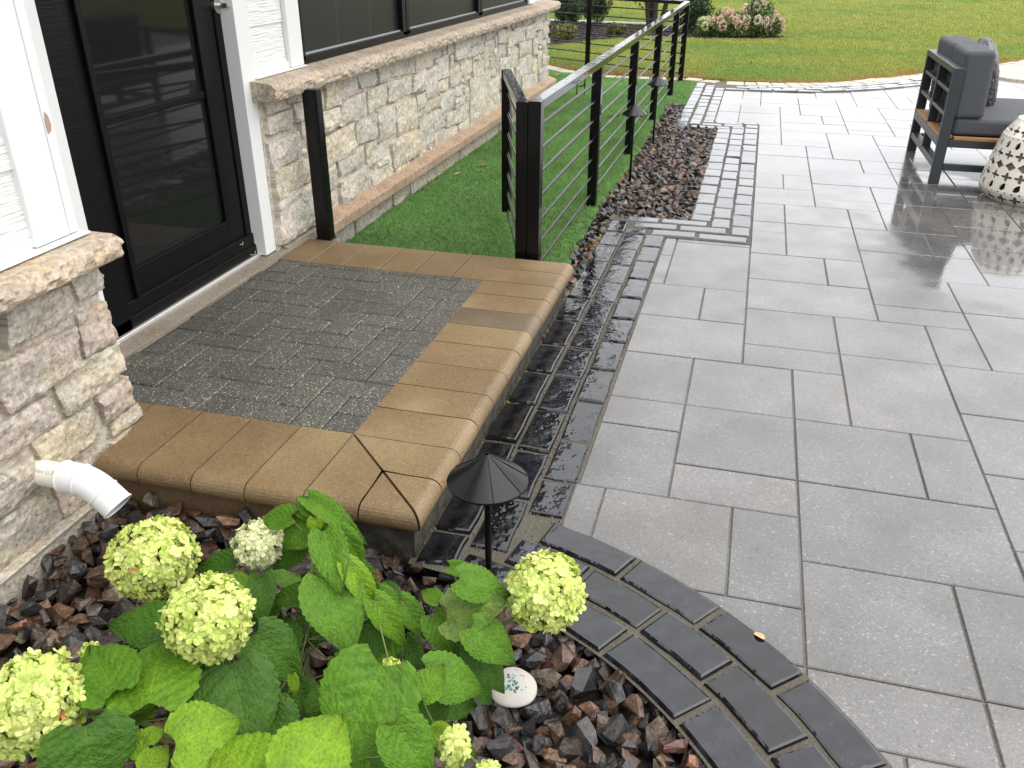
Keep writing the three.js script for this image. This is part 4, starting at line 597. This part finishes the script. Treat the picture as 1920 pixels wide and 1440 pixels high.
function leafCloud(n, at_, size, col, aspect = 1.7) { const pos = [], c = []; const q = new THREE.Quaternion(), e = new THREE.Euler(); for (let i = 0; i < n; i++) { const p = at_(i); if (!p) continue; e.set(rr(0, 6.28), rr(0, 6.28), rr(0, 6.28)); q.setFromEuler(e); const s = size * rr(0.7, 1.3), k = col(p); const L = [[-s * aspect, 0], [0, -s * 0.55], [s * aspect, 0], [0, s * 0.55]].map(([a, b]) => V(a, s * 0.15 * (a === 0 ? 1 : -1), b).applyQuaternion(q).add(p)); for (const j of [0, 1, 2, 0, 2, 3]) { pos.push(L[j].x, L[j].y, L[j].z); c.push(...k); } } const g = geo(pos); g.setAttribute('color', new THREE.Float32BufferAttribute(c, 3)); return g; }
const vcM = M([1, 1, 1], 0.6, { vertexColors: true });
const barkM = M([0.05, 0.038, 0.03], 0.9, { bumpMap: midBump, bumpScale: 0.01 });
function shrub(name, label, category, p, rx, h, n, size, col, group, lump = 0.18) {
  const s = thing(name, label, category, [p.x, 0, p.z], group); const o = rr(0, 50);
  mesh('foliage', leafCloud(n, () => { const a = rr(0, 6.283), v = rr(-0.95, 1), r = Math.sqrt(1 - v * v); const k = (1 + lump * 2 * noise(Math.cos(a) * 2.2 + o, v * 2.2, Math.sin(a) * 2.2)) * Math.pow(rnd(), 0.28); return V(Math.cos(a) * r * rx * k, h * 0.52 + v * h * 0.5 * k, Math.sin(a) * r * rx * k); }, size, col), vcM, s);
  const st = []; for (let i = 0; i < 5; i++) { const a = i * 1.3; st.push(rod(V(Math.cos(a) * 0.03, -0.02, Math.sin(a) * 0.03), V(Math.cos(a) * rx * 0.5, h * 0.6, Math.sin(a) * rx * 0.5), 0.008, 6)); } mesh('stem', mergeGeometries(st), barkM, s); return s;
}
const boxwood = () => { const k = rr(0.6, 1.5); return [0.022 * k, 0.05 * k, 0.016 * k]; };
shrub('boxwood_shrub', 'dark green oval boxwood next to the stone wall corner', 'shrub', at(1062, 55), 0.31, 0.82, 3600, 0.02, boxwood, 'boxwood shrubs on the mulch');
shrub('boxwood_shrub', 'dark green oval boxwood behind the far railing post', 'shrub', at(1111, 47), 0.33, 0.85, 3600, 0.02, boxwood, 'boxwood shrubs on the mulch');
shrub('boxwood_shrub', 'dark green boxwood beside the pink and white hydrangeas', 'shrub', at(1297, 63), 0.3, 0.72, 3600, 0.02, boxwood, 'boxwood shrubs on the mulch');
const golden = () => { const k = rr(0.6, 1.4); return [0.13 * k, 0.12 * k, 0.03 * k]; };
shrub('low_shrub', 'small yellow green mound shrub at the mulch edge by the wall', 'shrub', at(1057, 74), 0.24, 0.26, 1200, 0.018, golden, 'low mound shrubs');
shrub('low_shrub', 'small yellow green mound shrub in the middle of the mulch', 'shrub', at(1155, 66), 0.19, 0.2, 900, 0.018, golden, 'low mound shrubs');
const mixc = (a, b) => () => { const t = rnd(), k = rr(0.7, 1.2); return [mix(a[0], b[0], t) * k, mix(a[1], b[1], t) * k, mix(a[2], b[2], t) * k]; };
function farHydrangea(label, p, rx, h, blooms, colour) {
  const s = shrub('hydrangea', label, 'shrub', p, rx, h, 1300, 0.026, () => { const k = rr(0.6, 1.4); return [0.075 * k, 0.12 * k, 0.025 * k]; }, 'hydrangeas on the mulch bed');
  for (let i = 0; i < blooms; i++) { const a = rr(0, 6.28), r = Math.sqrt(rnd()), c = V(Math.cos(a) * rx * r, h * (1.02 - 0.55 * r * r) + rr(-0.05, 0.05), Math.sin(a) * rx * r); const q = 0.068 * rr(0.8, 1.25); mesh('bloom', leafCloud(190, () => { const d = V(rr(-1, 1), rr(-1, 1), rr(-1, 1)).normalize().multiplyScalar(q * rr(0.75, 1)); d.y *= 1.3; return d.add(c); }, 0.013, colour, 1.1), vcM, s); }
}
farHydrangea('pale yellow flowering shrub next to the boxwood', at(1320, 69), 0.17, 0.26, 9, mixc([0.66, 0.66, 0.38], [0.56, 0.58, 0.28]));
farHydrangea('wide pink hydrangea between boxwood and white one', at(1364, 70), 0.36, 0.4, 34, mixc([0.72, 0.54, 0.42], [0.62, 0.43, 0.31]));
farHydrangea('tall cream white hydrangea on the lawn bed', at(1413, 71), 0.27, 0.62, 24, mixc([0.78, 0.72, 0.55], [0.7, 0.55, 0.43]));
farHydrangea('small pink hydrangea at the end of the mulch bed', at(1441, 70), 0.2, 0.36, 18, mixc([0.74, 0.56, 0.45], [0.64, 0.44, 0.33]));
{ // slender multi-stemmed tree
  const p = at(1224, 49), t = thing('ornamental_tree', 'slender multi-stemmed tree growing in the mulch bed', 'tree', [p.x, 0, p.z]); const tips = [], gs = [];
  const limb = (a, d, L, r, k) => { const b = a.clone().addScaledVector(d, L), m = a.clone().lerp(b, 0.5).add(V(rr(-0.06, 0.06) * L, 0, rr(-0.06, 0.06) * L)); gs.push(new THREE.TubeGeometry(new THREE.QuadraticBezierCurve3(a, m, b), 6, r, 7)); if (k <= 0) { tips.push(b); return; } for (let i = 0; i < 3; i++) limb(b, d.clone().add(V(rr(-0.6, 0.6), rr(-0.1, 0.35), rr(-0.6, 0.6))).normalize(), L * 0.66, r * 0.62, k - 1); };
  for (const [x, z, dx] of [[-0.08, 0, -0.12], [0.05, 0.03, 0.02], [0.12, -0.05, 0.16], [-0.02, -0.08, -0.05]]) limb(V(x, -0.05, z), V(dx, 1, rr(-0.1, 0.1)).normalize(), 1.3, 0.05, 3);
  mesh('trunk', mergeGeometries(gs), barkM, t);
  const low = []; for (let i = 0; i < 5; i++) { const a = V(rr(-0.1, 0.1), rr(0.15, 0.4), rr(-0.1, 0.1)), b = a.clone().add(V(rr(-0.45, 0.45), rr(0.35, 0.7), rr(-0.2, 0.2))); low.push([a, b]); } mesh('side_shoot', mergeGeometries(low.map(([a, b]) => rod(a, b, 0.008, 6))), barkM, t);
  mesh('crown', leafCloud(5200, () => { const b = rnd() < 0.06 ? low[Math.floor(rnd() * 5)][1] : tips[Math.floor(rnd() * tips.length)]; return b.clone().add(V(rr(-1, 1), rr(-1, 1), rr(-1, 1)).normalize().multiplyScalar(0.32 * Math.sqrt(rnd()))); }, 0.035, () => { const k = rr(0.6, 1.4); return [0.05 * k, 0.1 * k, 0.02 * k]; }), vcM, t);
}
{ // hook stake in the turf
  const p = at(1081, 187, 0), s = thing('hook_stake', 'small black metal hook stake standing in the turf', 'stake', p.toArray()); mesh('rod', new THREE.TubeGeometry(new THREE.CatmullRomCurve3([V(0, -0.03, 0), V(0, 0.13, 0), V(0.0, 0.21, 0), V(0.03, 0.235, 0), V(0.075, 0.23, 0), V(0.085, 0.19, 0), V(0.07, 0.15, 0), V(0.02, 0.14, 0)]), 40, 0.0065, 8), ironM, s); mesh('prong', rod(V(0.084, 0.19, 0), V(0.086, 0.06, 0.01), 0.006, 8), ironM, s);
}

// ---------------------------------------------------------------- fallen leaves, painted stone
reseed(91);
function deadLeaf(label, p, s, col, turn, category = 'leaf') { const g = new THREE.PlaneGeometry(1, 0.55, 10, 6), q = g.attributes.position; for (let i = 0; i < q.count; i++) { const x = q.getX(i), y = q.getY(i), w = Math.pow(Math.max(0, 1 - 4 * x * x), 0.6); q.setXYZ(i, x * s, s * (0.13 * Math.sin(x * 5 + 1) * 0.5 + 0.5 * y * y + 0.05 * noise(x * 6, y * 6, turn) + 0.06), y * w * s); } g.computeVertexNormals(); const m = shade(new THREE.Mesh(g, M(col, 0.8))); m.name = 'fallen_leaf'; m.position.copy(p); m.rotation.y = turn; tag(m, label, category, 'fallen leaves'); }
deadLeaf('curled orange brown leaf lying on turf below the window', at(905, 311, 0.02), 0.085, [0.3, 0.16, 0.06], 0.4);
deadLeaf('small straw coloured leaf on the turf near the wall', at(858, 327, 0.02), 0.07, [0.3, 0.24, 0.12], 1.2);
deadLeaf('dark crumpled leaf on turf behind the railing', at(1148, 219, 0.02), 0.12, [0.07, 0.045, 0.03], 0.2);
deadLeaf('smaller dark leaf touching the crumpled one on the turf', at(1158, 216, 0.02), 0.09, [0.06, 0.04, 0.025], 1.9);
deadLeaf('rusty leaf on turf by the far wall corner', at(1046, 141, 0.02), 0.09, [0.34, 0.14, 0.06], 0.9);
deadLeaf('pale tan leaf scrap lying on the curved black cobbles', at(1424, 1193, 0.016), 0.032, [0.55, 0.34, 0.17], -0.6);
{
  const p = at(962, 1292, 0.012), cv = document.createElement('canvas'); cv.width = cv.height = 512; const c = cv.getContext('2d'); c.fillStyle = '#ebe7dd'; c.fillRect(0, 0, 512, 512);
  for (let i = 0; i < 900; i++) { c.fillStyle = ['#d8d0bf', '#f6f3ea', '#cfc7b4'][i % 3]; c.globalAlpha = 0.35; c.fillRect(rnd() * 512, rnd() * 512, rr(1, 4), rr(1, 4)); } c.globalAlpha = 1;
  for (let i = 0; i < 34; i++) { c.fillStyle = ['#3f9c93', '#2f6d78', '#69b49a', '#34505a', '#7fc0ae'][i % 5]; c.save(); c.translate(235 + rr(-72, 72), 250 + rr(-90, 90)); c.rotate(rr(0, 6)); c.fillRect(-rr(5, 16), -rr(3, 8), rr(18, 40), rr(9, 20)); c.restore(); }
  for (const [x, y, a] of [[330, 170, 0.4], [352, 178, 1.9], [300, 110, 2.4], [372, 300, 0.9], [330, 330, 0.2], [280, 90, 1]]) { c.strokeStyle = '#4c6a72'; c.lineWidth = 4; c.save(); c.translate(x, y); c.rotate(a); c.beginPath(); c.moveTo(-14, 0); c.lineTo(14, 0); c.stroke(); c.beginPath(); c.moveTo(2, -9); c.lineTo(-4, 9); c.stroke(); c.restore(); }
  const t = new THREE.CanvasTexture(cv); t.colorSpace = THREE.SRGBColorSpace;
  const g = new THREE.SphereGeometry(1, 48, 32), q = g.attributes.position, uv = []; for (let i = 0; i < q.count; i++) { let x = q.getX(i), y = q.getY(i), z = q.getZ(i); const k = 1 + 0.05 * noise(x * 1.5 + 3, y, z * 1.5); uv.push(0.5 + x * 0.42, 0.5 - z * 0.42); q.setXYZ(i, x * 0.056 * k, y * 0.017 * k, z * 0.053 * k); } g.setAttribute('uv', new THREE.Float32BufferAttribute(uv, 2)); g.computeVertexNormals();
  const m = shade(new THREE.Mesh(g, M([0.5, 0.5, 0.5], 0.6, { map: t, bumpMap: rockBump, bumpScale: 0.003 }))); m.name = 'painted_stone'; m.position.copy(p).setY(0.018); m.rotation.set(0.12, 0.3, -0.05); tag(m, 'smooth white pebble painted with teal marks lying on the dark rock', 'stone');
}

// ---------------------------------------------------------------- hydrangea in the planting bed
reseed(101);
{
  const base = at(575, 1300, 0), hy = thing('hydrangea_bush', 'leafy hydrangea bush with lime green flower heads in the rock bed', 'shrub', base.toArray());
  const L = (v) => v.clone().sub(base);
  const veins = (u, v) => { const a = Math.abs(u - 0.5) * 2, mid = sstep(0.05, 0.015, a), w = v * 7.2 - a * 2.3, s = Math.abs(w - Math.round(w)), side = sstep(0.1, 0.02, s) * sstep(0.02, 0.08, a) * (1 - 0.4 * a); const f = noise(u * 34, v * 34, 3), f2 = noise(u * 70, v * 70, 8), net = sstep(0.16, 0.02, Math.abs(f)) * 0.35; return { mid, side, net, s, f, f2 }; };
  const leafMap = tex(512, (u, v) => { const q = veins(u, v), l = 0.86 + 0.06 * q.f + 0.04 * q.f2 + 0.12 * fbmT(u, v, 4, 3, 9), k = Math.max(q.mid, q.side * 0.5, q.net * 0.35), sp = sstep(0.7, 0.9, noise(u * 16, v * 16, 44)) * 0.14; return [mix(l * 0.98, 1, k * 0.75) + sp * 0.3, mix(l, 1, k * 0.6) - sp * 0.5, mix(l * 0.96, 1, k * 0.5) - sp * 0.6]; }, true, 1);
  const leafBump = tex(512, (u, v) => { const q = veins(u, v); return [0.36 + 0.3 * Math.sqrt(q.s * 2) + 0.2 * q.f + 0.08 * q.f2 - 0.25 * q.mid]; }, false, 1);
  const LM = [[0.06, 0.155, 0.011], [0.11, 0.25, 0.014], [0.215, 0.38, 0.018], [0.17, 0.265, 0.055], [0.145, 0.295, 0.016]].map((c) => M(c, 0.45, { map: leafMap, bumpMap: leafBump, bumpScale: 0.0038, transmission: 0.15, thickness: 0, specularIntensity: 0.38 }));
  function leaf(b, t, w, fold, curl, n, m, wave) {
    const ax = t.clone().sub(b), len = ax.length(); ax.normalize(); const nn = n.clone().addScaledVector(ax, -n.dot(ax)).normalize(), sd = ax.clone().cross(nn); const ny = 26, nx = 10, pos = [], uv = [], idx = [], o = rr(0, 60);
    for (let j = 0; j <= ny; j++) for (let i = 0; i <= nx; i++) {
      const v = j / ny, s = i / nx * 2 - 1; let hw = 0.5 * Math.pow(Math.max(0, Math.sin(Math.PI * Math.pow(v * 0.965 + 0.035, 0.6))), 0.9); if (Math.abs(s) > 0.99) hw *= 1 + (j % 2 ? 0.035 : -0.025);
      const cord = 0.13 * Math.pow(Math.abs(s), 1.5) * sstep(0.35, 0, v); // lobes reach back past the stalk
      const along = v - cord, x = s * hw * w; let up = fold * Math.abs(s) * hw * w - curl * len * v * v - curl * 0.6 * w * s * s * hw * 2 + wave * w * (noise(v * 3 + o, s * 2, o) + 0.35 * noise(v * 8, s * 6 + o, o)); up += 0.014 * w * Math.cos((v * 7.2 - Math.abs(s) * 2.3) * 6.283) * -1 * Math.min(1, Math.abs(s) * 3);
      const p = b.clone().addScaledVector(ax, along * len).addScaledVector(sd, x).addScaledVector(nn, up); pos.push(p.x, p.y, p.z); uv.push(i / nx, v);
    }
    for (let j = 0; j < ny; j++) for (let i = 0; i < nx; i++) { const a = j * (nx + 1) + i; idx.push(a, a + 1, a + nx + 2, a, a + nx + 2, a + nx + 1); }
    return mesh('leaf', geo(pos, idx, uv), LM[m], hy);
  }
  const stems = [], stemM = M([0.13, 0.16, 0.05], 0.6), stalkM = M([0.14, 0.17, 0.05], 0.6);
  const stem = (pts, r) => { const c = new THREE.CatmullRomCurve3(pts); mesh('stem', new THREE.TubeGeometry(c, 24, r, 8), stemM, hy); stems.push(c); };
  const R1 = at(575, 1305, 0), R2 = at(455, 1270, 0), R3 = at(745, 1345, 0), R4 = at(320, 1400, 0);
  // heads: centre in the picture, radius in picture units, height above ground
  const HEADS = [[285, 1047, 78, 0.34, R2], [390, 1157, 81, 0.4, R2], [486, 1020, 50, 0.34, R1], [1025, 1110, 79, 0.36, R3], [62, 1318, 84, 0.34, R4], [853, 1398, 33, 0.27, R3], [916, 1448, 26, 0.25, R3], [168, 1222, 22, 0.3, R4], [737, 1249, 20, 0.36, R3]];
  const petal = [[0, 0], [-0.46, 0.5], [-0.36, 0.88], [0, 1.02], [0.36, 0.88], [0.46, 0.5]];
  const petalM = M([1, 1, 1], 0.65, { vertexColors: true, transmission: 0.25, thickness: 0 });
  HEADS.forEach(([x, y, pr, h, root], k) => {
    const c = L(at(x, y, h)), dist = c.clone().add(base).sub(camera.position).length(), R = pr / FOCAL * dist * 0.95 - 0.009; const pos = [], col = [], n = Math.round(600 * R * R / 0.0064) + 16;
    const yf = k > 6 ? 0.45 : k === 5 ? 1.75 : 0.94, pale = k === 2 ? 1 : 0;
    const tri = (a, b, d, ca) => { for (const p of [a, b, d]) pos.push(p.x, p.y, p.z); for (let i = 0; i < 3; i++) col.push(...ca); };
    for (let i = 0; i < n; i++) {
      const zz = 1 - 2 * (i + 0.5) / n, ph = i * 2.39996 + rr(-0.25, 0.25), rad = Math.sqrt(1 - zz * zz), d = V(rad * Math.cos(ph), zz, rad * Math.sin(ph)); const lump = 1 + 0.12 * noise(d.x * 3.4 + k, d.y * 3.4, d.z * 3.4) + rr(-0.12, 0.06), o = V(d.x * R * lump, d.y * R * yf * lump, d.z * R * lump).add(c);
      const nrm = d.clone().add(V(rr(-0.5, 0.5), rr(-0.5, 0.5), rr(-0.5, 0.5))).normalize(), q = new THREE.Quaternion().setFromUnitVectors(V(0, 1, 0), nrm), tw = rr(0, 6.28), sz = 0.0122 * rr(0.7, 1.3) * (R < 0.05 ? 0.85 : 1), kk = rr(0.82, 1.16), yel = rr(0, 1);
      const base_ = pale ? [0.74, 0.76, 0.44] : [mix(0.52, 0.72, yel), mix(0.65, 0.76, yel), mix(0.13, 0.27, yel)], cc = base_.map((v) => Math.min(0.8, v * kk)), ci = cc; if (rnd() < 0.006) { cc[0] = 0.5; cc[1] = 0.22; cc[2] = 0.05; }
      for (let a = 0; a < 4; a++) { const ang = tw + a * Math.PI / 2 + rr(-0.15, 0.15), cs = Math.cos(ang), sn = Math.sin(ang), cup = rr(0.1, 0.5), P = petal.map(([u, v]) => { const X = u * sz, Y = v * sz; return V(X * cs - Y * sn, sz * (cup * v * v - 0.12 * Math.abs(u)), X * sn + Y * cs).applyQuaternion(q).add(o); }); tri(P[0], P[1], P[2], ci); tri(P[0], P[2], P[3], cc); tri(P[0], P[3], P[4], cc); tri(P[0], P[4], P[5], ci); }
    }
    // the green flower stalks inside
    for (let i = 0; i < n * 0.7; i++) { const zz = rr(-1, 1), ph = rr(0, 6.28), rad = Math.sqrt(1 - zz * zz), e = V(rad * Math.cos(ph) * R, zz * R * yf, rad * Math.sin(ph) * R).multiplyScalar(0.93).add(c), s = V(rr(-0.2, 0.2) * R, -R * 0.45 * yf, rr(-0.2, 0.2) * R).add(c), w = V(rr(-1, 1), 0, rr(-1, 1)).normalize().multiplyScalar(0.0018); tri(s.clone().add(w), s.clone().sub(w), e, [0.2, 0.27, 0.06]); }
    mesh('flower_head', (() => { const g = geo(pos); g.setAttribute('color', new THREE.Float32BufferAttribute(col, 3)); return g; })(), petalM, hy);
    const r0 = L(root); stem([r0.clone().add(V(rr(-0.05, 0.05), -0.03, rr(-0.05, 0.05))), r0.clone().lerp(c, 0.45).add(V(0, 0.05, 0)), c.clone().add(V(0, -R * 0.5 * yf, 0))], R > 0.05 ? 0.0052 : 0.003);
  });
  stem([L(R1).add(V(0, -0.03, 0)), L(at(575, 1200, 0.17)), L(at(585, 1080, 0.33)), L(at(592, 965, 0.41))], 0.005);
  // leaves: stalk end, tip, width in the picture, heights of both ends, colour, fold, curl
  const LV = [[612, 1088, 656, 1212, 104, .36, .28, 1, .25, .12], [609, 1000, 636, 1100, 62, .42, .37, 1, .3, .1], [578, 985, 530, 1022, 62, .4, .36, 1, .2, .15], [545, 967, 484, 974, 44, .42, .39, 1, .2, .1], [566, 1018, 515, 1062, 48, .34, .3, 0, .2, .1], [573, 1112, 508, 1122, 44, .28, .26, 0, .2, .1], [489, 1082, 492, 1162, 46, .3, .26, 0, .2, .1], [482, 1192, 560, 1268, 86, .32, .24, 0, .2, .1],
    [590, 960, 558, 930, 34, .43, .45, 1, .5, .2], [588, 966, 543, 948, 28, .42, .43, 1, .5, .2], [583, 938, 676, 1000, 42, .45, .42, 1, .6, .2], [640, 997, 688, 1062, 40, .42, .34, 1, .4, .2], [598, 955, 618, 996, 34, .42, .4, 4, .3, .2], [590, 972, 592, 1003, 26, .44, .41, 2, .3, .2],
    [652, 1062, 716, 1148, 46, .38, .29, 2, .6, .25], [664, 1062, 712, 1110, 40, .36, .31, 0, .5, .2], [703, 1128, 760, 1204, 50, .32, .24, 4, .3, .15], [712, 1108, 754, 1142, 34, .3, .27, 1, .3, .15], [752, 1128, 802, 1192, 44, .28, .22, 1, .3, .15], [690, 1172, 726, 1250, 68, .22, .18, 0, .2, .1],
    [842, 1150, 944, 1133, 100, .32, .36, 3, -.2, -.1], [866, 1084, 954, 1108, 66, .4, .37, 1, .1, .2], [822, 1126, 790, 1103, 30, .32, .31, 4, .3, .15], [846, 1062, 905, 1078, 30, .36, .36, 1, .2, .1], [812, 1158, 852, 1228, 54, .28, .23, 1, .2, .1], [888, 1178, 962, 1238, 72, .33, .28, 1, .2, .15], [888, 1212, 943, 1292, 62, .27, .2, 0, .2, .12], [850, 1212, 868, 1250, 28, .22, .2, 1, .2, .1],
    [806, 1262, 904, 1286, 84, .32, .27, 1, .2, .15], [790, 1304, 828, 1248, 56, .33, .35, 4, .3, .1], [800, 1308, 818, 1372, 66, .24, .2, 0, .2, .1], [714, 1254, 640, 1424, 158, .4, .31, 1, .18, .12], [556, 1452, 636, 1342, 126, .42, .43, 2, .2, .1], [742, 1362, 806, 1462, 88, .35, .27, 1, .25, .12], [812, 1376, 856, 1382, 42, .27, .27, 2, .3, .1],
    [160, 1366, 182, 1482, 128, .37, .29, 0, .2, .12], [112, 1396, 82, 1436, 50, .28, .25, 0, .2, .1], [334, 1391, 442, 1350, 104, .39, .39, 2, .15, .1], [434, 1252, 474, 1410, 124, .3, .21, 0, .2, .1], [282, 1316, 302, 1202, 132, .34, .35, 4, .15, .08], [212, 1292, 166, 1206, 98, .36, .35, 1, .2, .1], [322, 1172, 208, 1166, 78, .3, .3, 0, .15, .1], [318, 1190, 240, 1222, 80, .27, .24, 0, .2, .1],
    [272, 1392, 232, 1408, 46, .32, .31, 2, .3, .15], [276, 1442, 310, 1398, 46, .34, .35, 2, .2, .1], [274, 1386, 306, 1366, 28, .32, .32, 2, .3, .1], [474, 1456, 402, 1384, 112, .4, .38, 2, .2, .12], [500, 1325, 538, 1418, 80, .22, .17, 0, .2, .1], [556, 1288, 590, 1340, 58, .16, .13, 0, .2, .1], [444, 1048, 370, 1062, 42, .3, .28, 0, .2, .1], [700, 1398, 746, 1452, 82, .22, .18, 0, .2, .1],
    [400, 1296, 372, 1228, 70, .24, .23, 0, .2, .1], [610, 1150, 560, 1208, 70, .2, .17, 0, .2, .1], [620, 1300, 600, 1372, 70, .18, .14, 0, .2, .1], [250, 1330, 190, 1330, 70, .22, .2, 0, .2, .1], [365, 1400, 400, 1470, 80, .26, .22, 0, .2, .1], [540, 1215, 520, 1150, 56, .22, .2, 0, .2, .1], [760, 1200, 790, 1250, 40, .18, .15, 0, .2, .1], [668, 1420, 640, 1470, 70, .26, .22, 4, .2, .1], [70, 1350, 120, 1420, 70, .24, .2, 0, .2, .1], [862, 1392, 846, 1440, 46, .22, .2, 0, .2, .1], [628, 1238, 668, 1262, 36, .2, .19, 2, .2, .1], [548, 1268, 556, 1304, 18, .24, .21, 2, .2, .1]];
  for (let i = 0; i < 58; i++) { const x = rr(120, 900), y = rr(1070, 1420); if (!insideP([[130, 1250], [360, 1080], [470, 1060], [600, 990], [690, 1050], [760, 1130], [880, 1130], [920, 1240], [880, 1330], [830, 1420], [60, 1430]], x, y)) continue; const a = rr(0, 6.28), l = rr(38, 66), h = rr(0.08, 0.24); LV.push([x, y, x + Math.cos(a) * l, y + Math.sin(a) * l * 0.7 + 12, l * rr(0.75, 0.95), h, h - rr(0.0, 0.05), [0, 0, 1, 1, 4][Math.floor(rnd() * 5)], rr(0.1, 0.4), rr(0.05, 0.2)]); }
  const drop = new THREE.SphereGeometry(1, 8, 5, 0, 6.3, 0, 1.5), dropsG = [];
  for (const [bx, by, tx, ty, w, hb, ht, m, fold, curl] of LV) {
    const b = L(at(bx, by, hb)), t = L(at(tx, ty, ht)), mid = b.clone().lerp(t, 0.5), toCam = camera.position.clone().sub(base).sub(mid), wd = w / FOCAL * toCam.length(); toCam.normalize();
    const n = V(0, 0.75, 0).addScaledVector(toCam, 0.75).add(V(rr(-0.16, 0.16), 0, rr(-0.16, 0.16))).normalize();
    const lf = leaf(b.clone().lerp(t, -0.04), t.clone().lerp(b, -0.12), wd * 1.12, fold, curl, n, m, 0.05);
    if (m && w > 40) { const P = lf.geometry.attributes.position, N = lf.geometry.attributes.normal; for (let i = 0; i < w / 5; i++) { const k = Math.floor(rnd() * P.count), g = drop.clone(), r = rr(0.0009, 0.0024); g.scale(r, r * 0.55, r); g.applyQuaternion(new THREE.Quaternion().setFromUnitVectors(V(0, 1, 0), V().fromBufferAttribute(N, k).normalize())); g.translate(P.getX(k), P.getY(k), P.getZ(k)); dropsG.push(g); } }
    // stalk to the nearest stem
    let best = null, bd = 9; for (const c of stems) for (let i = 2; i <= 18; i++) { const q = c.getPointAt(i / 20), dd = q.distanceTo(b) + Math.max(0, q.y - b.y + 0.03) * 5; if (dd < bd) { bd = dd; best = q; } }
    if (bd < 0.24) mesh('leaf_stalk', new THREE.TubeGeometry(new THREE.QuadraticBezierCurve3(best, best.clone().lerp(b, 0.7).add(V(0, -0.03, 0)), b), 10, 0.0018, 6), stalkM, hy);
  }
  const dr = mesh('rain_drops', mergeGeometries(dropsG), M([0.9, 0.95, 0.9], 0.02, { transmission: 1, thickness: 0.003, ior: 1.33 }), hy); dr.userData.kind = 'stuff';
}

scene.traverse((o) => { if (o.isMesh) shade(o); });
renderer.render(scene, camera);
